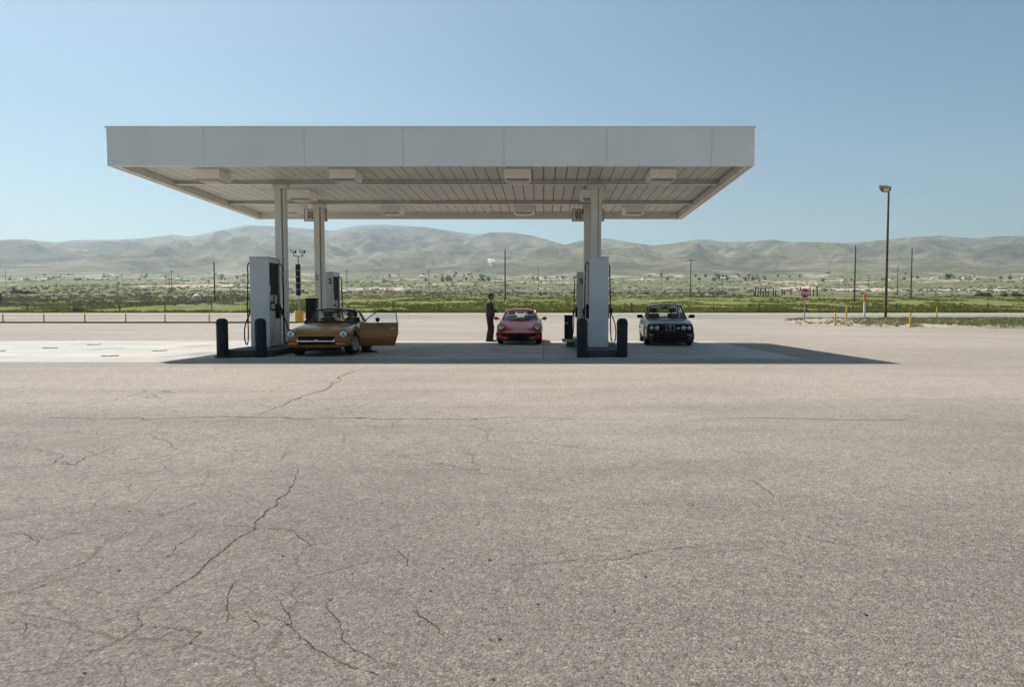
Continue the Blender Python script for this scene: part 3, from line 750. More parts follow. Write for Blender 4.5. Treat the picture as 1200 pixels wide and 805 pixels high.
def sstep(a): return a*a*(3-2*a)
def cat(P, n=4):
    Q = []
    for i in range(len(P)-1):
        p0, p1, p2, p3 = [Vector(P[max(0, min(len(P)-1, i+k))]) for k in (-1, 0, 1, 2)]
        for j in range(n):
            u = j/n; Q.append(.5*((2*p1)+(-p0+p2)*u+(2*p0-5*p1+4*p2-p3)*u*u+(-p0+3*p1-3*p2+p3)*u**3))
    Q.append(Vector(P[-1])); return Q

def body_mesh(st, cabin, arches, paint, parent, name='body'):
    """st: (y, w, zb, zs, wf, zf, zh) from nose to tail"""
    vs = []; n = 9
    for (y, w, zb, zs, wf, zf, zh) in st:
        half = [(0, zb), (w*.80, zb), (w*.965, zb+.07), (w, zb+(zs-zb)*.55), (w*.992, zs), (wf+(w-wf)*.45, zs+(zf-zs)*.80), (wf, zf), (wf*.72, zf+(zh-zf)*.62), (wf*.36, zf+(zh-zf)*.95), (0, zh)]
        ring = [(x, y, z) for x, z in half] + [(-x, y, z) for x, z in half[-2:0:-1]]
        vs.append(ring)
    n = len(vs[0]); m = MB(); m.v = [p for r in vs for p in r]
    for i in range(len(vs)-1):
        for k in range(n): m.f.append([i*n+k, (i+1)*n+k, (i+1)*n+(k+1) % n, i*n+(k+1) % n]); m.mi.append(0)
    # end caps as strips, so they subdivide cleanly
    for base, flip in ((0, False), ((len(vs)-1)*n, True)):
        h = n//2
        for k in range(h):
            a, b, c, d = k, k+1, (n-k-1) % n, (n-k) % n
            q = [base+a, base+b, base+c, base+d]; q = [x for i_, x in enumerate(q) if x not in q[:i_]]
            if len(q) > 2: m.f.append(q if not flip else q[::-1]); m.mi.append(0)
    me = bpy.data.meshes.new('tmp'); me.from_pydata(m.v, [], m.f); o = bpy.data.objects.new('tmp', me); COL.objects.link(o)
    bm = bmesh.new(); bm.from_mesh(me); bmesh.ops.recalc_face_normals(bm, faces=bm.faces); bm.to_mesh(me); bm.free()
    s = o.modifiers.new('s', 'SUBSURF'); s.levels = s.render_levels = 3
    cut = []
    for (ay, r, xw) in arches:
        c = MB(); c.lathe([(r, -1.2), (r, 1.2)], (0, ay, .31), 'X', 40); co = c.build('cut', 'black', smooth=False)
        # only the outer parts: two cylinders
        bpy.data.objects.remove(co)
        for sg in (-1, 1):
            c = MB(); c.lathe([(r, xw), (r, 1.3)] if sg > 0 else [(r, -1.3), (r, -xw)], (0, ay, .31), 'X', 40); co = c.build('cut', 'black', smooth=False); cut.append(co)
            b = o.modifiers.new('b', 'BOOLEAN'); b.operation = 'DIFFERENCE'; b.object = co; b.solver = 'EXACT'
    bpy.context.view_layer.update()
    me2 = bpy.data.meshes.new_from_object(o.evaluated_get(bpy.context.evaluated_depsgraph_get())); me2.name = name
    bpy.data.objects.remove(o)
    for c in cut: bpy.data.objects.remove(c)
    me2.materials.clear(); me2.materials.append(M[paint]); me2.materials.append(M['interior'])
    y0, y1, hw, zc = cabin
    for p in me2.polygons:
        c = p.center; inner = False
        if y0 < c.y < y1 and abs(c.x) < hw and c.z > zc and p.normal.z > .5: inner = True
        for ay, r, xw in arches:
            d = math.hypot(c.y-ay, c.z-.31)
            if d < r+.004 and abs(c.x) < 1 and c.z < .9: inner = True
        p.material_index = 1 if inner else 0
    me2.shade_smooth(); me2.set_sharp_from_angle(angle=math.radians(38))
    ob = bpy.data.objects.new(name, me2); COL.objects.link(ob); ob.parent = parent; return ob

def wheel(parent, x, y, r, wd, style, steer=0):
    sg = 1 if x > 0 else -1
    h = wd/2; t = MB()
    t.lathe([(r*.62, -h), (r*.80, -h-.005), (r*.95, -h+.015), (r, -h+.04), (r, h-.04), (r*.95, h-.015), (r*.80, h+.005), (r*.62, h)], (0, 0, 0), 'X', 36, caps=False)
    root = bpy.data.objects.new('wheel', None); COL.objects.link(root); root.parent = parent; root.location = (x, y, r); root.rotation_euler = (0, 0, steer)
    t.build('tyre', 'rubber', root)
    q = MB(); q.lathe([(r*.66, sg*(h-.008)), (r*.64, sg*(h+.004)), (r*.60, sg*(h-.006)), (r*.57, sg*(h-.05)), (0.02, sg*(h-.055))], (0, 0, 0), 'X', 36, caps=False)
    q.lathe([(.055, sg*(h-.065)), (.05, sg*(h-.02)), (0, sg*(h-.018))], (0, 0, 0), 'X', 16)
    for k in range(style):
        a = 2*PI*k/style; ca, sa = math.cos(a), math.sin(a); xx = sg*(h-.03)
        def P(rr, off, dx): return (xx+dx*sg, rr*ca-off*sa, rr*sa+off*ca)
        w1, w2 = .028, .018
        q.hexa([P(.04, -w1, -.02), P(.04, w1, -.02), P(r*.6, w2, -.02), P(r*.6, -w2, -.02), P(.04, -w1, .012), P(.04, w1, .012), P(r*.6, w2, .018), P(r*.6, -w2, .018)])
    q.build('rim', 'rim', root)
    return root

def greenhouse(parent, paint, bf, tf, tr, rb, bowf=.10, crown=.035, pill=.032, bpillar=None, pillar_mat=None, gl='glass'):
    """bf, tf, tr, rb: (half width, y, z) of the windscreen base, its top, the roof's rear edge and the rear screen's base"""
    def lerp(a, b, t): return tuple(a[i]+(b[i]-a[i])*t for i in range(3))
    # roof
    nx = 12; ny = 8; P = []
    for j in range(ny+1):
        t = j/ny; hw, y, z = lerp(tf, tr, t); row = []
        z += .018*math.sin(PI*t)
        for i in range(nx+1):
            u = -1+2*i/nx; yy = y - (bowf*.6*(1-u*u) if j == 0 else bowf*.6*(1-u*u)*(1-t))
            row.append((hw*u*1.0, yy, z + crown*(1-u*u)**1 - (.03*abs(u)**6)))
        P.append(row)
    m = MB(); m.grid(P); m.grid([[(p[0], p[1], p[2]-.035) for p in r][::-1] for r in P])
    # rims
    edge = P[0] + [r[-1] for r in P[1:]] + P[-1][::-1][1:] + [r[0] for r in P[::-1][1:-1]]
    E = [(p[0], p[1], p[2]) for p in edge]; m.add(E + [(p[0], p[1], p[2]-.035) for p in E], [(k, len(E)+k, len(E)+(k+1) % len(E), (k+1) % len(E)) for k in range(len(E))])
    ro = m.build('roof', paint, parent, angle=50)
    for s in (-1, 1):
        a = (s*bf[0], bf[1], bf[2]-.02); b = (s*tf[0]*.985, tf[1], tf[2]-.02); c = (s*tr[0]*.985, tr[1], tr[2]-.02); d = (s*rb[0], rb[1], rb[2]-.03)
        m = MB(); m.tube(cat([a, lerp(a, b, .5), b], 3), [pill]*7, 8); m.build('front_pillar', pillar_mat or paint, parent)
        m = MB(); m.tube(cat([b, (s*(tf[0]+tr[0])/2*1.0, (tf[1]+tr[1])/2, (tf[2]+tr[2])/2+.0), c], 3), .028, 8); m.build('roof_rail', paint, parent)
        m = MB()
        w = .16
        m.hexa([(s*(rb[0]-.03), rb[1]-.35, rb[2]-.03), (s*(rb[0]+.03), rb[1]-.35, rb[2]-.03), (s*(rb[0]+.03), rb[1]+.02, rb[2]-.05), (s*(rb[0]-.03), rb[1]+.02, rb[2]-.05),
                (s*(tr[0]*.985-.03), tr[1]-.12, tr[2]-.01), (s*(tr[0]*.985+.02), tr[1]-.12, tr[2]-.01), (s*(tr[0]*.985+.02), tr[1]+.04, tr[2]-.015), (s*(tr[0]*.985-.03), tr[1]+.04, tr[2]-.015)])
        m.build('rear_pillar', paint, parent, bevel=.01)
        # side glass
        g = MB(); A = Vector(a)+Vector((0, .06, .0)); B = Vector(b)+Vector((0, .04, -.02)); C_ = Vector(c)+Vector((0, -.14, -.02)); D = Vector((s*rb[0], rb[1]-.38, rb[2]))
        g.grid([[tuple(A.lerp(D, t)) for t in (0, .33, .66, 1)], [tuple(B.lerp(C_, t)) for t in (0, .33, .66, 1)]])
        if not (bpillar == 'open' and s > 0): g.build('side_window', 'glass', parent)
        if bpillar and bpillar != 'open':
            m = MB(); t = bpillar; m.tube([tuple(A.lerp(D, t)), tuple(B.lerp(C_, t))], .022, 6); m.build('centre_pillar', paint, parent)
    # screens
    def screen(b, t, nm, bow):
        P = []
        for j in range(5):
            v = j/4; hw, y, z = lerp(b, t, v); row = []
            for i in range(13):
                u = -1+2*i/12; row.append((hw*u*.97, y + bow*(1-u*u)*(1-.4*v), z - .02 + (crown*.8*(1-u*u) if v == 1 else crown*.8*v*(1-u*u))))
            P.append(row)
        g = MB(); g.grid(P); so = g.build(nm, gl, parent)
        f = MB(); fr = [Vector(p) for p in P[0]] + [Vector(r[-1]) for r in P[1:]] + [Vector(p) for p in P[-1][::-1][1:]] + [Vector(r[0]) for r in P[::-1][1:-1]]
        f.tube(fr, .012, 6, closed=True); f.build('seal', 'rubber', so); return P
    P1 = screen(bf, tf, 'windscreen', -bowf); screen(rb, tr, 'rear_screen', .05)
    # wipers, inner mirror
    for k, x in enumerate((-.28, .22)):
        w = MB(); w.tube([(x+.1, bf[1]-bowf-.02, bf[2]+.01), (x-.05, bf[1]-bowf-.0, bf[2]+.04), (x-.32, bf[1]-bowf*.6+.02, bf[2]+.06)], .007, 5); w.build('wiper', 'rubber', parent)
    w = MB(); w.box(-.12, .12, tf[1]-.03, tf[1]-.01, tf[2]-.11, tf[2]-.05); w.build('inner_mirror', 'black', parent, bevel=.01)

def seats(parent, y, z0, xs=(-.36, .36), h=.62, wheel_x=.36, dash_y=None, dash_w=.62, dash_z=.88):
    for x in xs:
        b = MB(); b.hexa([(x-.24, y, z0), (x+.24, y, z0), (x+.24, y+.12, z0), (x-.24, y+.12, z0), (x-.20, y+.12, z0+h*.68), (x+.20, y+.12, z0+h*.68), (x+.20, y+.22, z0+h*.68), (x-.20, y+.22, z0+h*.68)])
        so = b.build('seat', 'seat', parent, bevel=.04)
        b = MB(); b.box(x-.13, x+.13, y+.14, y+.24, z0+h*.70, z0+h); b.build('headrest', 'seat', so, bevel=.04)
    w = MB(); c = Vector((wheel_x, dash_y+.28, dash_z+.03)); R = .19
    w.tube([c + Vector((R*math.cos(a), -R*math.sin(a)*.35, R*math.sin(a)*.94)) for a in [2*PI*k/20 for k in range(20)]], .014, 6, closed=True)
    for a in (PI*.1, PI*.9, PI*1.5): w.tube([c, c + Vector((R*math.cos(a), -R*math.sin(a)*.35, R*math.sin(a)*.94))], .012, 5)
    w.build('steering_wheel', 'black', parent)
    d = MB(); d.box(-dash_w, dash_w, dash_y, dash_y+.28, dash_z-.12, dash_z); d.build('dashboard', 'interior', parent, bevel=.03)

def round_lamp(parent, x, y, z, r, tilt=0, ring='silver_trim', depth=.05, bowl=True):
    g = MB(); g.lathe([(r, 0), (r*.9, -.022), (r*.6, -.036), (0, -.043)], (0, 0, 0), 'Y', 28)
    o = g.build('headlight', 'headlight', parent); o.location = (x, y, z); o.rotation_euler = (tilt, 0, 0)
    k = MB(); k.lathe([(r*1.0, .02), (r*1.0, -.01), (r*1.10, -.018), (r*1.20, .0), (r*1.2, .07)], (0, 0, 0), 'Y', 28); k.build('ring', ring, o)
    c = MB(); c.lathe([(r*.42, -.041), (r*.25, -.052), (0, -.054)], (0, 0, 0), 'Y', 18); c.build('bulb_shield', 'steel', o)
    return o

# ---- gold fastback (nose towards the camera) ----
def gold_car():
    t = thing('gold_sports_car', 'brown gold fastback sports car parked by the left pumps with its door open', 'car', (-5.90, 17.72, 0), math.radians(3.6), 'cars at the fuel pumps')
    st = [(.00, .62, .30, .40, .56, .44, .45), (.03, .74, .25, .42, .62, .50, .52), (.07, .785, .235, .46, .64, .56, .575), (.16, .80, .23, .52, .665, .655, .61), (.34, .81, .23, .58, .675, .74, .68),
          (.75, .82, .22, .61, .685, .79, .765), (1.15, .82, .19, .62, .685, .82, .83), (1.42, .815, .175, .63, .69, .845, .86), (1.6, .81, .165, .64, .71, .85, .855), (2.6, .81, .165, .64, .71, .86, .86), (3.05, .815, .17, .64, .70, .87, .88), (3.5, .80, .2, .62, .66, .84, .87), (3.9, .76, .27, .58, .62, .77, .80), (4.10, .71, .33, .52, .6, .70, .72), (4.14, .62, .38, .50, .54, .64, .66)]
    b = body_mesh(st, (1.55, 3.3, .64, .80), [(.92, .345, .56), (3.22, .345, .56)], 'gold', t)
    greenhouse(t, 'gold', (.72, 1.52, .865), (.555, 2.10, 1.235), (.545, 2.75, 1.23), (.56, 3.72, .90), bowf=.13, bpillar='open', pillar_mat='grille', gl='dark_glass', pill=.026)
    seats(t, 2.55, .62, h=.56, dash_y=1.62, dash_z=.90, wheel_x=.36)
    # grille opening with chrome bar
    g = MB(); g.box(-.47, .47, -.012, .05, .31, .535); go = g.build('grille', 'grille', t, bevel=.012)
    s = MB()
    for k in range(5): s.box(-.44, .44, -.018, -.0125, .445+k*.018, .450+k*.018)
    s.build('slats', 'rubber', go, smooth=False)
    c = MB(); c.hexa([(-.49, -.09, .395), (.49, -.09, .395), (.49, -.03, .395), (-.49, -.03, .395), (-.49, -.09, .43), (.49, -.09, .43), (.49, -.03, .43), (-.49, -.03, .43)]); c.build('bumper', 'chrome', t, bevel=.012)
    for sg in (-1, 1):
        c = MB(); c.box(sg*.46-.014, sg*.46+.014, -.10, -.02, .385, .47); c.build('overrider', 'chrome', t, bevel=.01)
        round_lamp(t, sg*.672, .075, .595, .088, tilt=-.05)
        q = MB()
        q.lathe([(.128, .10), (.122, -.02), (.112, -.03), (.106, .03)], (sg*.672, .11, .597), 'Y', 28); q.build('headlight_rim', 'gold', t)
        a = MB(); a.box(min(sg*.50, sg*.73), max(sg*.50, sg*.73), .005 if 0 else -.012, .06, .32, .385); a.build('indicator', 'amber', t, bevel=.012)
        k = MB(); k.box(min(sg*.50, sg*.775), max(sg*.50, sg*.775), -.008, .06, .388, .41); k.build('bumper_line', 'rubber', t, bevel=.006)
    v = MB(); v.hexa([(-.62, .05, .235), (.62, .05, .235), (.62, .14, .235), (-.62, .14, .235), (-.72, -.003, .31), (.72, -.003, .31), (.72, .1, .31), (-.72, .1, .31)]); v.build('front_valance', 'gold', t, bevel=.02)
    v = MB(); v.box(-.52, .52, .12, .5, .15, .24); v.build('undertray', 'grille', t, bevel=.02)
    for x, y in ((-.705, .92), (.705, .92), (-.70, 3.22), (.70, 3.22)): wheel(t, x, y, .305, .20, 8, math.radians(-15) if y < 2 else 0)
    # open door on the image's right side
    d = bpy.data.objects.new('door', None); COL.objects.link(d); d.parent = t; d.location = (.80, 1.50, 0); d.rotation_euler = (0, 0, math.radians(8))
    # door local: x = along the door from hinge, thickness along y; outer skin at -y
    P = []
    prof = [(.20, .02), (.28, -.022), (.40, -.04), (.55, -.045), (.70, -.03), (.80, -.008), (.86, .02)]
    for j, (z, yo) in enumerate(prof):
        xr = 1.07 - max(0, (.55-z))*.30; row = [(x, yo, z) for x in (0, .04, .35, .7, xr-.04, xr)]
        P.append(row)
    m = MB(); m.grid(P); back = [[(p[0], .07, p[2]) for p in r][::-1] for r in P]; m.grid(back)
    per = P[0] + [r[-1] for r in P[1:]] + P[-1][::-1][1:] + [r[0] for r in P[::-1][1:-1]]
    m.add(per + [(p[0], .07, p[2]) for p in per], [(k, (k+1) % len(per), len(per)+(k+1) % len(per), len(per)+k) for k in range(len(per))])
    do = m.build('door_panel', 'gold', d)
    wf = MB(); wf.tube([(.10, .04, .86), (.30, .07, 1.05), (.50, .10, 1.175), (.62, .11, 1.195), (.95, .11, 1.165), (1.01, .10, 1.13), (1.045, .05, .86)], .014, 7); wf.build('window_frame', 'grille', d)
    wg = MB(); wg.add([(.11, .045, .865), (.30, .07, 1.04), (.51, .10, 1.165), (.95, .11, 1.155), (1.005, .10, 1.125), (1.035, .05, .865)], [(0, 1, 2, 3, 4, 5)]); wg.build('door_glass', 'glass', d, smooth=False)
    h = MB(); h.box(.86, 1.00, -.055, -.03, .685, .705); h.build('door_handle', 'chrome', d, bevel=.006)
    mr = MB(); mr.lathe([(.0, -.05), (.045, -.04), (.062, 0), (.062, .02)], (.50, -.02, .945), 'Y', 20); mr.tube([(.50, 0, .86), (.50, -.01, .90)], .01, 6); mr.build('door_mirror', 'black', d)
    n = MB(); n.box(-.05, .05, -.020, -.013, .44, .455)
    # small badge bar on the grille and wing mirror
    n.build('badge', 'silver_trim', t)
    return t
gold = gold_car()

# ---- red rear-engined coupe ----
def red_car():
    t = thing('red_sports_car', 'red sports car with round headlights in the middle bay', 'car', (-.86, 23.7, 0), 0, 'cars at the fuel pumps')
    st = [(.0, .60, .20, .34, .52, .40, .41), (.04, .74, .16, .34, .60, .43, .44), (.12, .79, .15, .37, .63, .46, .46), (.20, .80, .15, .42, .64, .52, .49), (.34, .81, .15, .50, .645, .68, .55), (.6, .82, .155, .57, .645, .775, .64), (1.0, .825, .16, .60, .64, .83, .75), (1.35, .82, .16, .62, .65, .865, .84), (1.6, .82, .16, .64, .68, .89, .89), (2.6, .825, .16, .65, .69, .91, .91), (3.1, .835, .16, .66, .68, .90, .92), (3.6, .83, .2, .64, .64, .82, .86), (4.0, .79, .26, .56, .58, .68, .72), (4.24, .72, .3, .48, .52, .54, .56), (4.29, .6, .34, .45, .45, .50, .5)]
    body_mesh(st, (1.55, 3.15, .60, .80), [(.88, .345, .56), (3.15, .35, .56)], 'red_paint', t)
    greenhouse(t, 'red_paint', (.655, 1.45, .87), (.54, 1.98, 1.19), (.53, 2.62, 1.205), (.55, 3.45, .93), bowf=.13, crown=.045, bpillar=.55)
    seats(t, 2.45, .62, h=.58, dash_y=1.6, dash_z=.91, wheel_x=.34)
    for sg in (-1, 1):
        round_lamp(t, sg*.640, .27, .625, .098, tilt=-.42, ring='silver_trim')
        q = MB(); q.lathe([(.140, .16), (.139, .0), (.128, -.018), (.117, .02)], (0, 0, 0), 'Y', 28); qo = q.build('headlight_rim', 'red_paint', t); qo.location = (sg*.640, .285, .622); qo.rotation_euler = (-.42, 0, 0)
        a = MB(); a.box(min(sg*.58, sg*.78), max(sg*.58, sg*.78), .03, .12, .405, .45); a.build('indicator', M['amber_red'], t, bevel=.015)
        f = MB(); f.box(min(sg*.36, sg*.52), max(sg*.36, sg*.52), -.035, .06, .205, .25); f.build('fog_lamp', 'steel', t, bevel=.012)
        m = MB(); m.lathe([(.0, -.07), (.05, -.065), (.075, -.03), (.078, .03), (.06, .05)], (0, 0, 0), 'Y', 16); mo = m.build('door_mirror', 'red_paint', t); mo.location = (sg*.90, 1.62, .90); mo.scale = (1.15, 1, .85)
        k = MB(); k.tube([(sg*.74, 1.64, .86), (sg*.86, 1.63, .885)], .02, 6); k.build('mirror_arm', 'red_paint', t)
    b = MB(); P = []
    for z, y in ((.30, -.01), (.315, -.045), (.385, -.05), (.40, -.02)): P.append([(x, y + .16*abs(x/.8)**3.5, z) for x in [(-.8+.08*i) for i in range(21)]])
    b.grid(P); b.build('bumper_strip', 'rubber', t)
    s = MB(); P = []
    for z, y in ((.14, .06), (.16, .0), (.275, -.014), (.295, .0)): P.append([(x, y + .17*abs(x/.8)**3.5, z) for x in [(-.79+.079*i) for i in range(21)]])
    s.grid(P); s.build('front_spoiler', 'grille', t)
    for x, y in ((-.69, .88), (.69, .88), (-.70, 3.15), (.70, 3.15)): wheel(t, x, y, .31, .20, 5)
    n = MB(); n.add([(0, .155, .485), (.03, .15, .50), (.026, .17, .525), (0, .18, .53), (-.026, .17, .525), (-.03, .15, .50)], [(0, 1, 2, 3, 4, 5)]); n.build('badge', M['crest'], t, smooth=False)
    return t
M['amber_red'] = simple('amber_lens_dim', (.45, .07, .02), .3, coat=.5); M['crest'] = simple('crest_gold', (.5, .36, .10), .35, metal=.6)
red = red_car()

# ---- dark boxy saloon ----
def dark_car():
    t = thing('black_coupe', 'dark teal black boxy coupe with four round headlights at the right', 'car', (4.28, 23.0, 0), math.radians(-4.6), 'cars at the fuel pumps')
    st = [(.0, .68, .14, .36, .62, .40, .40), (.02, .77, .11, .36, .68, .43, .43), (.06, .81, .10, .38, .70, .455, .455), (.115, .815, .10, .44, .70, .47, .47), (.125, .80, .12, .50, .71, .50, .50), (.14, .79, .13, .58, .715, .69, .695), (.17, .80, .13, .60, .72, .74, .75), (.5, .825, .13, .62, .73, .81, .83), (.9, .845, .13, .64, .74, .85, .88), (1.35, .83, .13, .66, .73, .89, .92), (1.6, .825, .14, .68, .73, .93, .93), (3.2, .83, .14, .70, .73, .95, .95), (3.5, .84, .15, .70, .73, .95, .97), (4.15, .82, .18, .68, .72, .93, .95), (4.30, .80, .22, .62, .70, .84, .85), (4.34, .72, .28, .5, .6, .6, .6)]
    body_mesh(st, (1.55, 3.35, .66, .86), [(.86, .35, .58), (3.42, .35, .58)], 'teal', t)
    greenhouse(t, 'teal', (.69, 1.46, .93), (.56, 2.02, 1.375), (.565, 3.0, 1.385), (.62, 3.5, .96), bowf=.07, crown=.04, pill=.034, bpillar=.55)
    seats(t, 2.5, .66, h=.62, dash_y=1.6, dash_z=.95, wheel_x=.36)
    g = MB(); g.box(-.745, .745, .105, .16, .515, .69); go = g.build('grille', 'grille', t, bevel=.008)
    s = MB()
    for k in range(6): s.box(-.36, .36, .098, .1045, .535+k*.025, .541+k*.025)
    s.build('slats', 'rubber', go, smooth=False)
    for sg in (-1, 1):
        for x, r in ((.63, .072), (.445, .078)):
            round_lamp(t, sg*x, .095, .605, r, ring='rubber')
        # kidney openings
        k = MB(); x0, x1 = (.012, .148) if sg > 0 else (-.148, -.012)
        for a in ((x0, x1, .690, .702), (x0, x1, .505, .517), (x0, x0+.011, .517, .690), (x1-.011, x1, .517, .690)): k.box(a[0], a[1], .075, .10, a[2], a[3])
        ko = k.build('kidney_frame', 'silver_trim', t, bevel=.003)
        f = MB(); f.box(x0+.012, x1-.012, .09, .104, .518, .689); f.build('kidney_mesh', 'black', ko)
        a = MB(); a.box(min(sg*.56, sg*.72), max(sg*.56, sg*.70), -.026, .04, .362, .402); a.build('indicator', 'amber', t, bevel=.006)
        m = MB(); m.box(-.10, .10, -.05, .06, -.06, .06); mo = m.build('door_mirror', 'black', t, bevel=.035); mo.location = (sg*.93, 1.68, .985)
        m = MB(); m.box(min(sg*.78, sg*.85), max(sg*.78, sg*.85), 1.66, 1.72, .93, .97); m.build('mirror_arm', 'black', t, bevel=.01)
    b = MB(); P = []
    for z, y in ((.12, .03), (.14, -.008), (.32, -.012), (.335, .01)): P.append([(x, y + .10*abs(x/.8)**6, z) for x in [(-.77+.077*i) for i in range(21)]])
    b.grid(P); b.build('air_dam', 'grille', t)
    b = MB(); P = []
    for z, y in ((.338, .0), (.345, -.016), (.410, -.018), (.418, .0)): P.append([(x, y + .10*abs(x/.8)**6, z) for x in [(-.79+.079*i) for i in range(21)]])
    b.grid(P); b.build('bumper_face', 'grille', t)
    r = MB(); r.box(-.50, .50, -.006, .02, .425, .434); r.build('red_stripe', M['stripe'], t)
    for x, y in ((-.715, .86), (.715, .86), (-.715, 3.42), (.715, 3.42)): wheel(t, x, y, .315, .215, 7)
    # round badge on the bonnet edge: ring with white and blue quarters
    bd = MB(); bd.lathe([(.036, 0), (.036, -.006), (0, -.006)], (0, .165, .725), 'Y', 20); bo = bd.build('badge', 'black', t)
    q = MB(); w = MB()
    for k in range(4):
        tgt = q if k % 2 else w
        a0 = k*PI/2; pts = [(0, .1575, .725)] + [(.025*math.cos(a0+j*PI/8), .1575, .725+.025*math.sin(a0+j*PI/8)) for j in range(5)]
        tgt.add(pts, [tuple(range(6))])
    q.build('badge_blue', M['badge_blue'], bo, smooth=False); w.build('badge_white', 'white', bo, smooth=False)
    text('M3', .075, 'silver_trim', t, (.27, .094, .60), name='lettering', bold=.002)
    return t
M['stripe'] = simple('red_trim', (.45, .02, .02), .5); M['badge_blue'] = simple('badge_blue', (.02, .12, .4), .4)
dark = dark_car()

# ------------------------------------------------------------------ people
def skin_body(name, verts, edges, radii, mat, parent, sub=2, root=0):
    me = bpy.data.meshes.new(name); me.from_pydata([Vector(v) for v in verts], edges, []); o = bpy.data.objects.new(name, me); COL.objects.link(o)
    o.modifiers.new('skin', 'SKIN').use_smooth_shade = True
    for i, r in enumerate(radii):
        d = me.skin_vertices[0].data[i]; d.radius = r if isinstance(r, tuple) else (r, r); d.use_root = (i == root)
    s = o.modifiers.new('sub', 'SUBSURF'); s.levels = s.render_levels = sub
    bpy.context.view_layer.update()
    me2 = bpy.data.meshes.new_from_object(o.evaluated_get(bpy.context.evaluated_depsgraph_get())); bpy.data.objects.remove(o)
    me2.name = name; me2.materials.clear(); me2.materials.append(M[mat] if isinstance(mat, str) else mat); me2.shade_smooth()
    ob = bpy.data.objects.new(name, me2); COL.objects.link(ob); ob.parent = parent; return ob
def hand(V, E, Rr, wrist_i, wrist, fwd, up, side, curl=.5):
    """adds a palm, four fingers and a thumb to the body skeleton"""
    def av(p, r, par): V.append(tuple(p)); Rr.append(r); E.append((par, len(V)-1)); return len(V)-1
    f, u, s = Vector(fwd).normalized(), Vector(up).normalized(), Vector(side).normalized()
    w = Vector(wrist); palm = av(w+f*.05, (.022, .03), wrist_i)
    for k, (o_, l) in enumerate(((-.030, .075), (-.010, .085), (.011, .080), (.031, .062))):
        b = av(w+f*.09+s*o_, .0095, palm); d = (f*math.cos(curl*.5)-u*math.sin(curl*.5)); c = av(w+f*.09+s*o_+d*l*.5, .0085, b)
        d2 = (f*math.cos(curl*1.5)-u*math.sin(curl*1.5)); av(Vector(V[c])+d2*l*.5, .007, c)
    b = av(w+f*.035-s*.040-u*.01, .011, palm); av(w+f*.075-s*.055-u*.035, .009, b)
M['hair'] = simple('dark_hair', (.014, .010, .008), .7, vscale=30, var=.3)
M['jacket'] = simple('plaid_shirt', (.055, .052, .06), .85, vscale=14, var=.5); M['trousers'] = simple('dark_jeans', (.022, .032, .042), .85, vscale=6)
M['shoe'] = simple('black_shoe', (.012, .012, .012), .5)
def head_mesh(parent, c, fwd, s=1.0):
    """head with face, as rings along z; fwd is the facing direction in the ground plane"""
    f = Vector(fwd).normalized(); sd = Vector((-f.y, f.x, 0)); c = Vector(c); m = MB(); n = 24; P = []
    prof = [(-.115, .040, .045, .035), (-.100, .055, .058, .030), (-.075, .064, .072, .018), (-.045, .070, .082, .008), (-.01, .074, .090, .002), (.03, .077, .096, 0), (.065, .075, .094, -.002), (.095, .062, .078, -.004), (.115, .038, .048, -.006), (.122, .008, .01, -.006)]
    vs = []
    for z, hw, hd, off in prof:
        for k in range(n):
            a = 2*PI*k/n; ca, sa = math.cos(a), math.sin(a); dx = hd*ca + off; ds = hw*sa
            if ca > .96 and -.05 < z < .02: dx += .022*(1-abs(z+.03)/.06) if abs(z+.03) < .06 else 0      # nose
            if ca > .9 and abs(z+.075) < .02: dx += .006
            if .75 < ca < .95 and abs(z-.0) < .03: dx -= .008                                             # eye sockets
            vs.append(c + (f*dx + sd*ds)*s + Vector((0, 0, z*s)))
    L = len(prof); m.add(vs, [(i*n+k, i*n+(k+1) % n, (i+1)*n+(k+1) % n, (i+1)*n+k) for i in range(L-1) for k in range(n)] + [tuple(range(n-1, -1, -1)), tuple((L-1)*n+k for k in range(n))])
    return m, c, f, sd
def add_head(parent, c, fwd, s=1.0):
    m, c, f, sd = head_mesh(parent, c, fwd, s); o = m.build('head', 'skin', parent, angle=80)
    su = o.modifiers.new('s', 'SUBSURF'); su.levels = su.render_levels = 1
    for sg in (-1, 1):
        e = MB(); cc = c + (sd*sg*.076 - f*.005)*s; e.tube([cc+Vector((0, 0, -.03)), cc+sd*sg*.012+Vector((0, 0, .0)), cc+Vector((0, 0, .028))-f*.004], [.010, .014, .010], 8); e.build('ear', 'skin', o)
        e = MB(); q = c + (sd*sg*.032 + f*.078)*s; e.lathe([(.0, -.012), (.009, -.008), (.012, 0), (.009, .008), (0, .012)], q, 'Z', 10); e.build('eye', 'black', o)
    h = MB(); n = 24; vs = []; prof = [(-.055, .066, .074, -.026), (-.03, .076, .088, -.016), (.02, .081, .097, -.008), (.06, .081, .101, -.004), (.095, .070, .088, -.003), (.120, .047, .060, -.004), (.131, .012, .015, -.005)]
    for z, hw, hd, off in prof:
        for k in range(n):
            a = 2*PI*k/n; ca, sa = math.cos(a), math.sin(a); d = hd
            if ca > .1 and z < .05: d = hd*.1
            elif ca > .1 and z < .075: d = hd*.8
            vs.append(c + (f*(d*ca+off) + sd*hw*sa)*s + Vector((0, 0, z*s)) + Vector((rnd.uniform(-.003, .003), rnd.uniform(-.003, .003), rnd.uniform(-.003, .003))))
    L = len(prof); h.add(vs, [(i*n+k, i*n+(k+1) % n, (i+1)*n+(k+1) % n, (i+1)*n+k) for i in range(L-1) for k in range(n)] + [tuple((L-1)*n+k for k in range(n))])
    h.build('hair', 'hair', parent, angle=80)
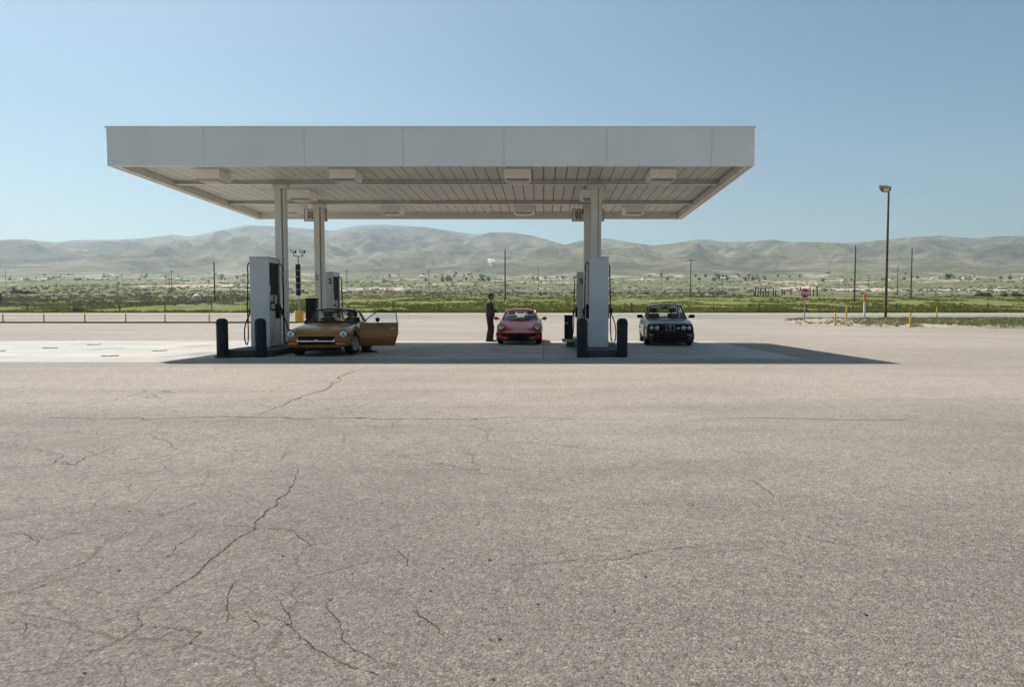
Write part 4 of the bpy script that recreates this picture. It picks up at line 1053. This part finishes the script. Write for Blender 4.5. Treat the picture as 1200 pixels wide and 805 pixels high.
def shoe(parent, heel, fwd, L=.29):
    f = Vector(fwd).normalized(); s = Vector((-f.y, f.x, 0)); h = Vector(heel); m = MB(); P = []
    for t, w, z in ((0, .032, .085), (.12, .040, .09), (.35, .042, .085), (.6, .047, .058), (.85, .045, .042), (1, .022, .028)):
        P.append([tuple(h + f*(L*t) + s*(w*math.cos(a)) + Vector((0, 0, max(0.0, z*math.sin(a))+.004))) for a in [PI*k/8 for k in range(9)]])
    m.grid(P); m.f.append([k for k in range(9)][::-1]); m.mi.append(0); m.f.append([5*9+k for k in range(9)]); m.mi.append(0); 
    base = [P[i][0] for i in range(6)] + [P[i][8] for i in range(5, -1, -1)]; m.add([(p[0], p[1], .002) for p in base], [tuple(range(12))])
    m.build('shoe', 'shoe', parent, angle=60)
def standing_man():
    # local: +x is the way he faces
    t = thing('person', 'man in dark shirt and jeans standing beside the red car with hands at its side', 'person', (-2.05, 26.15, 0), 0, None)
    V, E, Rr = [], [], []
    def av(p, r, par=None):
        V.append(p); Rr.append(r); i = len(V)-1
        if par is not None: E.append((par, i))
        return i
    pel = av((0, 0, .98), (.10, .09)); 
    w = av((.015, 0, 1.10), (.10, .09), pel); ch = av((.0, 0, 1.30), (.175, .13), w); up = av((-.01, 0, 1.46), (.13, .10), ch); nk = av((.02, 0, 1.56), .058, up); hd = av((.035, 0, 1.63), .052, nk)
    for sg in (-1, 1):
        fx = .07 if sg > 0 else -.05
        hip = av((0, sg*.095, .90), .095, pel); kn = av((.035+fx*.5, sg*.11, .50), .064, hip); an = av((-.03+fx, sg*.115, .10), .045, kn)
        sh = av((-.01, sg*.175, 1.45), .062, up); el = av((.06, sg*.24, 1.17), .047, sh); wr = av((.29, sg*.15, 1.16), .032, el)
        hand(V, E, Rr, wr, V[wr], (1, 0, -.1), (0, 0, 1), (0, sg, 0), .6)
    b = skin_body('body', V, E, Rr, 'skin', t, 2, 0)
    n_side = (len(V)-6)//2; a, c = 6, 6+n_side
    sv = [(0, 0, .84), (.015, 0, 1.08), (.0, 0, 1.30), (-.012, 0, 1.45), (.012, 0, 1.535)]; sr = [(.21, .20), (.195, .185), (.215, .195), (.175, .150), (.075, .075)]; se = [(0, 1), (1, 2), (2, 3), (3, 4)]
    for i in (a+3, c+3):
        k = len(sv); sv += [V[i], V[i+1], V[i+2]]; sr += [.098, .078, .054]; se += [(3, k), (k, k+1), (k+1, k+2)]
    skin_body('shirt', sv, se, sr, M['plaid'], t, 2, 0)
    tv = [(0, 0, 1.08), (0, 0, .90)]; tr = [(.165, .135), (.165, .135)]; te = [(0, 1)]
    for i in (a, c):
        k = len(tv); q = V[i+2]; tv += [(V[i][0], V[i][1], .80), V[i+1], q, (q[0]+.01, q[1], .055)]; tr += [.125, .098, .078, .080]; te += [(1, k), (k, k+1), (k+1, k+2), (k+2, k+3)]
    skin_body('trousers', tv, te, tr, 'trousers', t, 2, 0)
    add_head(t, (.045, 0, 1.715), (1, 0, 0), 1.08)
    for i in (a+2, c+2): p = V[i]; shoe(t, (p[0]-.07, p[1], 0), (1, 0, 0))
def plaid():
    t = NT('checked_shirt'); x, y, z = t.xyz()
    def bands(ax, per):
        return t.math('GREATER_THAN', t.math('ABSOLUTE', t.math('SUBTRACT', t.math('FRACT', t.math('DIVIDE', ax, per)), .5)), .36)
    b = t.math('MULTIPLY', t.math('ADD', bands(z, .075), bands(x, .07)), .5)
    t.color(t.mix(b, (.028, .030, .036), (.16, .14, .14))); t.set(Roughness=.9); return t.m
M['plaid'] = plaid()
standing_man()
def driver():
    # sits in the driver's seat of the gold car, left leg out under the open door
    t = thing('person', 'seated driver of the gold car in dark clothes, feet out under the open door', 'person', (-5.90, 17.72, 0), math.radians(3.6))
    V, E, Rr = [], [], []
    def av(p, r, par=None):
        V.append(p); Rr.append(r); i = len(V)-1
        if par is not None: E.append((par, i))
        return i
    pel = av((.38, 2.42, .38), (.15, .12)); w = av((.38, 2.45, .52), (.14, .11), pel); ch = av((.37, 2.47, .70), (.16, .115), w); up = av((.36, 2.46, .84), (.12, .09), ch); nk = av((.36, 2.44, .93), .052, up); hd = av((.36, 2.42, .99), .05, nk)
    h1 = av((.47, 2.38, .38), .085, pel); k1 = av((.86, 1.95, .50), .062, h1); a1 = av((1.0, 1.74, .06), .042, k1)
    h2 = av((.36, 2.30, .36), .08, pel); k2 = av((.78, 2.02, .47), .062, h2); a2 = av((.84, 1.86, .06), .042, k2)
    for sg in (-1, 1):
        sh = av((.36+sg*.165, 2.44, .82), .058, up); el = av((.36+sg*.22, 2.24, .64), .045, sh); wr = av((.36+sg*.14, 2.03, .84), .03, el)
        hand(V, E, Rr, wr, V[wr], (-sg*.2, -1, .1), (0, 0, 1), (sg, 0, 0), 1.2)
    skin_body('body', V, E, Rr, 'skin', t, 2, 0)
    def sub(keep, extra, name, mat):
        mp = {i: k for k, i in enumerate(keep)}; rr = [(Rr[i][0]+extra, Rr[i][1]+extra) if isinstance(Rr[i], tuple) else Rr[i]+extra for i in keep]
        skin_body(name, [V[i] for i in keep], [(mp[p], mp[q]) for p, q in E if p in mp and q in mp], rr, mat, t, 2, 0)
    n_side = (len(V)-12)//2; a, c = 12, 12+n_side
    sub([0, 1, 2, 3, a, a+1, a+2, c, c+1, c+2], .014, 'shirt', 'jacket'); sub([0, 6, 7, 8, 9, 10, 11], .028, 'trousers', 'trousers')
    add_head(t, (.36, 2.40, 1.075), (0, -1, 0), 1.0)
    shoe(t, (.96, 1.74, 0), (1, -.1, 0)); shoe(t, (.80, 1.86, 0), (1, -.15, 0))
driver()

# ------------------------------------------------------------------ posts, poles and signs
def wpt(px, D, z=None):
    """world x for a photo column at distance D"""
    return (px-637)*(D*math.cos(PITCH))/F
# yellow posts on the left kerb
def make_post(h=.72, r=.055):
    b = MB(); b.lathe([(r, 0), (r, h-.03), (r*.8, h), (0, h+.01)], n=14); o = b.build('marker_post', 'yellow'); c = MB(); c.lathe([(r*1.25, .0), (r*1.25, .03)], n=14); c.build('base_plate', 'steel', o); return o
p0 = make_post(); pc = 0
kerb_px = [3, 51, 99, 147, 193, 245, 291]
ordn = ['leftmost', 'second from the left', 'third from the left', 'fourth from the left', 'fifth from the left', 'left of the white tank', 'nearest the left pump']
for px, lab in zip(kerb_px, ordn):
    o = p0 if pc == 0 else copy_tree(p0); pc += 1; o.location = (wpt(px, 57.4), 57.4, .13); tag(o, 'short yellow post on the left kerb, ' + lab, 'post', 'yellow posts along the left kerb')
for px, D, h, lab in ((979, 50.5, 1.0, 'yellow post at the gravel tip right of the stop sign, nearer of two'), (992, 62.0, 1.2, 'yellow post behind the gravel, right of the stop sign, farther of two'), (1067, 45.5, 1.0, 'yellow post at the near edge of the verge below the light pole'), (1098, 66.0, 1.15, 'yellow post by the road, rightmost of the yellow posts')):
    o = copy_tree(p0); x = wpt(px, D); o.location = (x, D, (isl_h(x, D) if inside(x, D, ISL) else float(np.interp(D, YK, HK)))-.02); o.scale = (1.05, 1.05, h/.72); tag(o, lab, 'post', 'yellow posts around the right verge')
# orange topped white marker
x = wpt(1013, 66.0); t = thing('utility_marker', 'white marker post with orange top beside the light pole', 'post', (x, 66.0, .3))
b = MB(); b.lathe([(.10, 0), (.10, 1.62)], n=16); b.build('post', 'white', t); b = MB(); b.lathe([(.115, 1.62), (.115, 2.28), (.08, 2.36), (0, 2.38)], n=16); b.build('sleeve', 'orange', t)
# stop sign
x = wpt(943, 58.8); t = thing('stop_sign', 'red octagonal stop sign on a grey post at the road exit', 'sign', (x, 58.8, float(isl_h(x, 58.8))-.03))
b = MB(); b.box(-.035, .035, 0, .05, 0, 2.2); b.build('post', 'steel', t)
b = MB(); R = .44; oc = [(R*math.cos(PI/8+k*PI/4), R*math.sin(PI/8+k*PI/4)) for k in range(8)]
def octp(R, y0, y1, cz):
    m = MB(); q = [(R*math.cos(PI/8+k*PI/4), R*math.sin(PI/8+k*PI/4)) for k in range(8)]
    m.add([(a, y0, cz+c) for a, c in q] + [(a, y1, cz+c) for a, c in q], [tuple(range(8)), tuple(range(15, 7, -1))] + [(k, 8+k, 8+(k+1) % 8, (k+1) % 8) for k in range(8)]); return m
octp(.44, -.012, -.002, 2.42).build('border', 'white', t, smooth=False); octp(.41, -.016, -.0125, 2.42).build('face', 'red', t, smooth=False)
text('STOP', .36, 'white', t, (0, -.018, 2.41), name='lettering', bold=.008)
# tall lamp pole
x = wpt(1038, 75); t = thing('street_lamp', 'tall rusty brown light pole with one box head rising from the right verge', 'street lamp', (x, 75-9.0, .25))
t.location = (wpt(1038, 66.3), 66.3, .3)
b = MB(); b.tube([(0, 0, 0), (0, 0, 12.6)], [.13, .085], 12); b.build('pole', 'rust', t); b = MB(); b.box(-.25, .25, -.25, .25, 0, .18); b.build('base', 'concrete', t)
b = MB(); b.hexa([(-.66, -.10, 12.10), (.02, -.10, 12.10), (.02, .45, 12.42), (-.66, .45, 12.42), (-.82, -.42, 12.50), (.06, -.42, 12.50), (.06, .30, 12.86), (-.82, .30, 12.86)]); ho = b.build('lamp_head', 'rust', t, bevel=.03)
b = MB(); b.add([(-.60, -.165, 12.16), (-.12, -.165, 12.16), (-.12, -.405, 12.45), (-.68, -.405, 12.45)], [(0, 1, 2, 3)]); b.build('lens', 'lens', ho, smooth=False)
b = MB(); b.box(-.06, .16, -.12, .12, 12.3, 12.66); b.build('bracket', 'black', t, bevel=.01)
# floodlight mast with yellow base
D = 57.9; t = thing('floodlight_mast', 'mast with two floodlights, a black vertical banner and a yellow base behind the left pumps', 'floodlight', (wpt(350.5, D), D, .1))
b = MB(); b.lathe([(.37, 0), (.37, .95), (.35, .99), (0, .99)], n=24); b.build('base', 'yellow', t)
b = MB(); b.tube([(0, 0, .99), (0, 0, 5.6)], .055, 10); b.build('pole', 'steel', t)
b = MB(); b.tube([(-.38, 0, 5.62), (0, 0, 5.55), (.45, 0, 5.62)], .035, 8); b.build('crossbar', 'rust', t)
for s, xx in ((-1, -.36), (1, .40)):
    m = MB(); m.tube([(xx, 0, 5.6), (xx-.02, 0, 5.85)], .025, 6); ao = m.build('bracket', 'rust', t)
    m = MB(); m.hexa([(xx-.22, -.16, 5.88), (xx+.16, -.16, 5.82), (xx+.16, .1, 5.82), (xx-.22, .1, 5.88), (xx-.28, -.2, 6.12), (xx+.2, -.2, 6.06), (xx+.2, .14, 6.06), (xx-.28, .14, 6.12)]); m.build('lamp_head', 'black', ao, bevel=.02)
    m = MB(); m.add([(xx-.2, -.192, 5.93), (xx+.15, -.187, 5.87), (xx+.17, -.2, 6.02), (xx-.24, -.204, 6.08)], [(0, 1, 2, 3)]); m.build('glass', 'lens', ao, smooth=False)
for k in range(5):
    b = MB(); b.box(-.19, .19, -.10, -.06, 2.28+k*.53, 2.78+k*.53); bo = b.build('banner_panel', 'black', t)
for k, ch in enumerate('DIESEL'[:5]): pass
fr = MB()
for xx in (-.205, .195): fr.box(xx, xx+.012, -.11, -.05, 2.26, 4.95)
fr.build('banner_frame', 'steel', t, smooth=False)
o = MB(); o.lathe([(.33, 0), (.33, .62), (0, .64)], n=20); oo = o.build('concrete_drum', 'yellow'); oo.location = (wpt(361, 64), 64, .22); tag(oo, 'low yellow drum behind the floodlight base', 'barrier')
# steel barrier post with side arms, left and right
D = 66; t = thing('barrier_post', 'dark steel post with short side arms behind the left column', 'post', (wpt(338.5, D), D, .25))
b = MB(); b.box(-.06, .06, -.06, .06, 0, 1.35); b.build('post', 'black', t); b = MB(); b.tube([(0, 0, .62), (.35, 0, .60)], .03, 6); b.tube([(.25, 0, .60), (.25, 0, .3)], .02, 6); b.build('arm', 'black', t)
D = 82; t = thing('pipe_barrier', 'dark pipe barrier with one end post between the right pump and the black car', 'barrier', (wpt(740, 97.9), 97.9, .62))
b = MB(); b.box(-.10, .10, -.1, .1, 0, 1.5); b.build('post', 'rust', t); b = MB(); b.tube([(-.1, 0, 1.15), (-6.2, 0, 1.02)], .06, 8); b.build('rail', 'rust', t); b = MB(); b.box(-6.4, -6.2, -.1, .1, 0, 1.45); b.build('post', 'rust', t)
# little brown sign behind the gold car, board at the left picture edge
D = 66; t = thing('small_sign', 'small brown sign on a short post behind the gold car', 'sign', (wpt(408, D), D, .25))
b = MB(); b.box(-.03, .03, 0, .05, 0, .7); b.build('post', 'rust', t); b = MB(); b.box(-.15, .15, -.03, -.002, .66, 1.12); b.build('plate', M['rust'], t, bevel=.01)
D = 150; t = thing('board_sign', 'dark brown board standing at the left picture edge', 'sign', (wpt(-2.5, D), D, th(wpt(-2.5, D), D)))
b = MB(); b.box(-.8, .9, -.05, .05, .8, 2.6); b.build('board', 'rust', t)
for s in (-.6, .7): b = MB(); b.box(s-.06, s+.06, .055, .15, -.2, 2.6); b.build('leg', 'wood', t)
# wire fence posts
fd = 99.6
def make_fpost():
    b = MB(); b.box(-.05, .05, -.05, .05, -.1, 1.35); return b.build('fence_post', 'wood')
f0 = None; k = 0; fx = []
px = -20
while px < 1240: fx.append(px + rnd.uniform(-2, 2)); px += 53.6
for i, px in enumerate(fx):
    x = wpt(px, fd); z = th(x, fd)
    if f0 is None: f0 = make_fpost(); o = f0
    else: o = copy_tree(f0)
    o.location = (x, fd, z); o.scale = (1, 1, rnd.uniform(.9, 1.12)); o.rotation_euler = (rnd.uniform(-.03, .03), rnd.uniform(-.04, .04), 0)
    tag(o, ('thin wooden wire fence post beyond the yellow kerb posts' if px < 290 else 'thin wooden wire fence post beyond the gold car' if px < 480 else 'thin wooden wire fence post beyond the red car' if px < 690 else 'thin wooden wire fence post beyond the black car' if px < 900 else 'thin wooden wire fence post beyond the stop sign and light pole'), 'fence post', 'wire fence posts along the field')
for h_ in (.5, .85, 1.2):
    b = MB(); P = [(wpt(p, fd), fd-.055, th(wpt(p, fd), fd)+h_) for p in fx]; b.tube(P, .008, 4); o = b.build('fence_wire', 'rust')
    tag(o, 'thin wire strand of the roadside fence, ' + {.5: 'lowest', .85: 'middle', 1.2: 'top'}[h_], 'wire', 'fence wires')
# utility poles: photo x, distance, photo y of the top
def upole(px, D, ytop, arm, label, r=.16, tele=0):
    x = wpt(px, D); z = th(x, D); top = 1.25 + (362-ytop)*D/F
    t = thing('utility_pole', label, 'utility pole', (x, D, z-.3), group='utility poles on the plain')
    b = MB(); b.tube([(0, 0, 0), (0, 0, top-z+.3)], [r, r*.65], 9); b.build('pole', 'wood', t)
    if arm:
        for dz in ((.5,) if arm == 1 else (.5, 1.8)):
            b = MB(); w = 1.15; b.box(-w, w, -.06, .06, top-z+.3-dz-.07, top-z+.3-dz+.07); ao = b.build('crossarm', 'wood', t)
            for xx in (-1.0, -.4, .4, 1.0):
                b = MB(); b.lathe([(.05, 0), (.06, .1), (.03, .18)], (xx, 0, top-z+.3-dz+.071), 'Z', 8); b.build('insulator', 'steel', ao)
    return Vector((x, D, top-.45))
PL = [(592, 149, 293, 0, 'dark bare utility pole rising behind the red car'), (252, 152, 307, 0, 'dark utility pole right of the white tank, left of the left pump'), (1001, 147, 288, 0, 'dark utility pole left of the light pole'),
      (1067, 172, 291, 0, 'bare utility pole on the right plain, taller of the two right of the light pole'), (1051, 250, 312, 0, 'shorter pole just right of the light pole'), (809, 205, 304, 1, 'pole with crossarm behind the black car, right of it'),
      (846, 330, 322, 0, 'thin distant pole right of the pole with crossarm'), (407, 330, 317, 1, 'distant pole with crossarm above the gold car'), (503, 340, 317, 1, 'distant pole with crossarm left of the standing man'),
      (631, 470, 313, 0, 'faint distant pole above the red car, right side'), (202, 320, 317, 1, 'distant pole with crossarm left of the white tank'), (199, 420, 320, 0, 'faint distant pole standing close beside a crossarm pole at left'),
      (8, 430, 317, 0, 'distant pole nearest the left picture edge'), (67, 480, 329, 0, 'small distant pole third from the left picture edge'), (98, 480, 328, 0, 'small distant pole fourth from the left picture edge'), (145, 600, 326, 0, 'very faint pole left of the white tank'),
      (580, 420, 324, 0, 'short pole just left of the pole behind the red car'), (1017, 400, 325, 0, 'faint pole behind the orange topped marker'), (268, 420, 328, 0, 'small pole between the tall left pole and the left pump'), (775, 520, 322, 0, 'faint pole over the roof of the black car')]
tops = {}
for p in PL: tops[p[0]] = upole(*p[:4], p[4], r=.17 if p[1] < 200 else .15)
def wire(a, b, label):
    a, b = Vector(a), Vector(b); m = MB(); n = 14
    m.tube([a.lerp(b, k/n) - Vector((0, 0, 4*.035*(a-b).length*(k/n)*(1-k/n))) for k in range(n+1)], .012, 4); o = m.build('power_line', 'rubber'); tag(o, label, 'wire', 'power lines over the plain')
wire(tops[809], tops[592], 'thin power line from the crossarm pole to the pole behind the red car'); wire(tops[809], Vector((150, 175, 22)), 'thin power line running right from the crossarm pole')
wire(tops[592], Vector((-60, 175, 21)), 'thin power line running left from the pole behind the red car'); wire(tops[252], Vector((-190, 175, 19)), 'thin power line running left from the tall left pole')
# cluster of old posts behind the stop sign
post_px = [(885, 336.5, 347), (888, 340, 347.5), (891, 338, 347), (894.5, 341, 347), (897, 336.5, 348), (906, 338.5, 347), (908.5, 340, 347.5), (916.5, 339, 347), (919, 341, 347.5), (926.5, 340, 347), (937.5, 337, 348), (949, 336, 347.5), (953, 338, 347), (957, 335.5, 347), (883.5, 341, 347.5), (900, 343, 347.5)]
w0 = None
for i, (px, yt, yb) in enumerate(post_px):
    D = 196 + (i*7 % 5)*3; x = wpt(px, D); z = th(x, D)
    if w0 is None: b = MB(); b.lathe([(.19, -.3), (.16, 1.0)], n=8); w0 = b.build('wooden_post', 'wood'); o = w0
    else: o = copy_tree(w0)
    top = 1.25 + (362-yt)*D/F; o.location = (x, D, z); o.scale = (1, 1, max(1.2, top-z)); o.rotation_euler = (0, rnd.uniform(-.03, .03), 0)
    tag(o, ('old dark wooden post in the loose row left of the stop sign' if px < 930 else 'old dark wooden post close behind the stop sign'), 'post', 'old wooden posts in the field')
# white tank seen end on
D = 160; x = wpt(231, D); t = thing('storage_tank', 'round pinkish white tank lying in the scrub left of the tall pole', 'tank', (x, D, th(x, D)-.4), .47)
b = MB(); b.lathe([(0, -2.5), (.55, -2.42), (.9, -2.1), (1.0, -1.7), (1.0, 1.7), (.9, 2.1), (.55, 2.42), (0, 2.5)], (0, 0, 1.2), 'Y', 28); b.build('body', M['tankm'] if 'tankm' in M else simple('tank_paint', (.62, .48, .43), .6), t)
for s in (-1.3, 1.3): b = MB(); b.box(-.95, .95, s-.12, s+.12, 0, .55); b.build('cradle', 'kerb_dark', t)
b = MB(); b.box(-1.9, -1.2, -.4, .4, 0, .7); b.build('pump_box', 'steel', t, bevel=.03)
# dark bushes by the road
def bush(name, x, y, s, h, seed, label, cat='bush', n=260, group=None, mat='scrub'):
    z = th(x, y); t = thing(name, label, cat, (x, y, z), group=group); r = random.Random(seed); m = MB()
    for k in range(n):
        u = Vector((r.gauss(0, 1), r.gauss(0, 1), abs(r.gauss(0, .8)))); u = u/u.length*(r.random()**.45); c = Vector((u.x*s, u.y*s, u.z*h*(.75+.5*math.sin(3*u.x+seed))+.05))
        q = s*.16*(.6+r.random()); a, b_, c_ = [Vector((r.uniform(-1, 1), r.uniform(-1, 1), r.uniform(-1, 1))).normalized()*q for _ in range(3)]; m.add([c+a, c+b_, c+c_], [(0, 1, 2)])
    m.build('foliage', mat, t, smooth=False); k = MB()
    for j in range(4): k.tube([(0, 0, -.1), (r.uniform(-.3, .3)*s, r.uniform(-.3, .3)*s, h*.55)], [.03*s+.01, .01*s+.005], 5)
    k.build('stem', 'wood', t); return t
M['darkleaf'] = leaf_mat('dark_shrub', (.03, .035, .018), (.07, .07, .04), .8)
for i, (px, D, s, h, lab) in enumerate(((92, 100.5, 1.0, .75, 'low dark bush on the far roadside at the left'), (891, 98.9, .55, .55, 'dark tumbleweed at the far road edge, left of a pair'), (905, 98.9, .7, .45, 'dark tumbleweed at the far road edge, right of a pair'), (106, 100.5, .7, .3, 'small dark bush right of the low bush at left'),
                                (1147, 205, 1.8, 1.2, 'dark bush at the field edge, far right'), (1155, 203, 1.8, 1.1, 'dark bush right of another at the far right field edge'), (1176, 206, 1.3, 1.4, 'rounder dark bush near the right picture edge'), (1193, 204, 2.2, 1.0, 'wide low bush at the right picture edge'), (28, 300, 5, 2.6, 'dark broad shrub far off at the left picture edge'))):
    bush('dark_bush', wpt(px, D), D, s, h, 40+i, lab, 'bush', mat='darkleaf')
# settlement: small houses and dark trees
M['hw1'] = simple('house_wall_white', (.72, .70, .67), .7); M['hw2'] = simple('house_wall_tan', (.45, .36, .29), .8); M['roof1'] = simple('roof_grey', (.28, .27, .26), .8); M['roof2'] = simple('roof_red', (.26, .12, .09), .8)
def house(w, d, h, rh, wm, rm):
    t = bpy.data.objects.new('house', None); COL.objects.link(t)
    b = MB(); b.box(-w/2, w/2, -d/2, d/2, -2, h); b.add([(-w/2, -d/2, h), (-w/2, d/2, h), (-w/2, 0, h+rh), (w/2, -d/2, h), (w/2, d/2, h), (w/2, 0, h+rh)], [(0, 2, 1), (3, 4, 5)]); b.build('wall', wm, t, smooth=False)
    b = MB(); e = .5
    for s in (-1, 1): b.hexa([(-w/2-e, s*(d/2+e), h-.25), (w/2+e, s*(d/2+e), h-.25), (w/2+e, 0, h+rh+.05), (-w/2-e, 0, h+rh+.05), (-w/2-e, s*(d/2+e), h-.05), (w/2+e, s*(d/2+e), h-.05), (w/2+e, 0, h+rh+.3), (-w/2-e, 0, h+rh+.3)])
    b.build('roof', rm, t, smooth=False)
    b = MB(); b.box(-w*.1, w*.03, -d/2-.06, -d/2-.01, 0, 2.1); b.build('door', 'wood', t)
    for xx in (-w*.33, w*.28): b = MB(); b.box(xx-.7, xx+.7, -d/2-.06, -d/2-.01, 1, 2.1); b.build('window', 'screen', t)
    return t
protos = [house(12, 9, 3, 1.8, 'hw1', 'roof1'), house(16, 9, 3, 1.5, 'hw2', 'roof1'), house(11, 10, 5.5, 2, 'hw1', 'roof2'), house(20, 10, 4, 1.2, 'hw1', 'hw1')]
def zone(px):
    for lim, z in ((120, ' in the distance by the left picture edge'), (200, ' in the distance left of the white tank'), (300, ' in the distance behind the white tank'), (500, ' in the distance above the gold car'), (580, ' in the distance left of the steam plume'), (640, ' in the distance above the red car'), (700, ' in the distance beside the right pumps'), (780, ' in the distance left of the black car'), (900, ' in the distance right of the black car'), (960, ' in the distance above the stop sign'), (1060, ' in the distance behind the light pole'), (1130, ' in the distance right of the light pole'), (1300, ' in the distance by the right picture edge')):
        if px < lim: return z
used = [False]*4; hr = random.Random(17)
def put_house(px, D, k=None, s=.62, lab='tiny pale house in the distant settlement at the foot of the hills', g='houses of the distant settlement'):
    k = hr.randrange(4) if k is None else k; o = protos[k] if not used[k] else copy_tree(protos[k]); used[k] = True
    x = wpt(px, D); o.location = (x, D, th(x, D)); o.rotation_euler = (0, 0, hr.uniform(-.6, .6)); o.scale = (s, s, s); tag(o, ['white house with grey roof', 'long tan house with grey roof', 'two storey white house with red roof', 'long low white building'][k] + zone(px), 'house', g)
for k in range(4): put_house([60, 200, 470, 860][k], 1300, k)
for i in range(26): put_house(hr.uniform(120, 300), hr.uniform(1050, 1700))
for i in range(12): put_house(hr.uniform(0, 120), hr.uniform(900, 1600))
for i in range(12): put_house(hr.uniform(430, 620), hr.uniform(1150, 1700))
for i in range(12): put_house(hr.uniform(630, 690), hr.uniform(1200, 1700))
for i in range(14): put_house(hr.uniform(715, 900), hr.uniform(1000, 1700))
for i in range(10): put_house(hr.uniform(900, 1200), hr.uniform(900, 1700))
M['farleaf'] = leaf_mat('distant_tree_leaf', (.025, .035, .02), (.07, .08, .045), .05)
def far_tree(seed):
    t = bpy.data.objects.new('tree', None); COL.objects.link(t); r = random.Random(seed); m = MB()
    for k in range(170):
        u = Vector((r.gauss(0, 1), r.gauss(0, 1), r.gauss(0, 1))); u = u/u.length*(r.random()**.4); c = Vector((u.x*3, u.y*3, 4.6+u.z*2.7+.6*math.sin(u.x*4+seed)))
        m.add([c+Vector((r.uniform(-1, 1), r.uniform(-1, 1), r.uniform(-1, 1)))*.9 for _ in range(3)], [(0, 1, 2)])
    m.build('crown', 'farleaf', t, smooth=False); b = MB(); b.tube([(0, 0, -1), (.1, 0, 2.5), (.2, .1, 4.8)], [.35, .25, .12], 6); b.build('trunk', 'wood', t); return t
tp = [far_tree(k) for k in range(4)]; tu = [False]*4
def put_tree(px, D, s):
    k = hr.randrange(4); o = tp[k] if not tu[k] else copy_tree(tp[k]); tu[k] = True; x = wpt(px, D); o.location = (x, D, th(x, D)); o.scale = (s*hr.uniform(.9, 1.4), s, s*hr.uniform(.8, 1.2)); o.rotation_euler = (0, 0, hr.uniform(0, 6))
    tag(o, 'small dark tree' + zone(px), 'tree', 'trees around the distant settlement')
for lo, hi, n in ((0, 120, 14), (120, 300, 24), (430, 530, 12), (515, 575, 40), (600, 690, 12), (715, 840, 10), (838, 900, 34), (900, 1060, 12), (1040, 1125, 16), (1120, 1210, 8)):
    for k in range(n): put_tree(hr.uniform(lo, hi), hr.uniform(900, 1750), hr.uniform(.5, 1.0))
for k in range(4):
    if not tu[k]: bpy.data.objects.remove(tp[k])
# steam plume
def steam_mat():
    t = NT('white_steam'); t.color((.97, .97, .97)); t.set(Roughness=1.0); t.b.inputs['Specular IOR Level'].default_value = 0
    tr = t.node('ShaderNodeBsdfTranslucent', i={'Color': (.97, .97, .97, 1)}); mx = t.node('ShaderNodeMixShader', i={0: .8, 1: t.b.outputs[0], 2: tr.outputs[0]}); t.l.new(mx.outputs[0], t.out.inputs[0]); return t.m
D = 1700; x = wpt(582, D); z = th(x, D); bmx = bmesh.new(); r = random.Random(4)
for k in range(26):
    u = k/25; c = Vector((-1.5+ (0 if u < .55 else -(u-.55)*24) + r.uniform(-1, 1)*(1+3*u), r.uniform(-2, 2), 6+ (u*34 if u < .8 else 27+r.uniform(-4, 6))))
    bmesh.ops.create_icosphere(bmx, subdivisions=2, radius=2.2+4.2*min(u, .8)*r.uniform(.7, 1.3), matrix=Matrix.Translation(c))
for v in bmx.verts: v.co += Vector((r.uniform(-.4, .4), r.uniform(-.4, .4), r.uniform(-.5, .5)))
me_ = bpy.data.meshes.new('steam_plume'); bmx.to_mesh(me_); bmx.free(); me_.shade_smooth(); me_.materials.append(steam_mat()); o = bpy.data.objects.new('steam_plume', me_); COL.objects.link(o); o.location = (x, D, z); tag(o, 'small white plume of steam rising from the distant settlement', 'steam', kind='stuff')

hz = MB(); hz.box(-9500, 9500, -400, 8400, -2.0, 820); hzo = hz.build('haze', M['asphalt'], smooth=False); hzo['kind'] = 'stuff'
hm = bpy.data.materials.new('haze_air'); hm.use_nodes = True; hn = hm.node_tree; hn.nodes.clear()
ho_ = hn.nodes.new('ShaderNodeOutputMaterial'); pv = hn.nodes.new('ShaderNodeVolumePrincipled'); pv.inputs['Color'].default_value = (.80, .91, 1.0, 1); pv.inputs['Density'].default_value = HAZE_DENSITY; pv.inputs['Anisotropy'].default_value = .6
hn.links.new(pv.outputs[0], ho_.inputs['Volume']); hzo.data.materials.clear(); hzo.data.materials.append(hm)
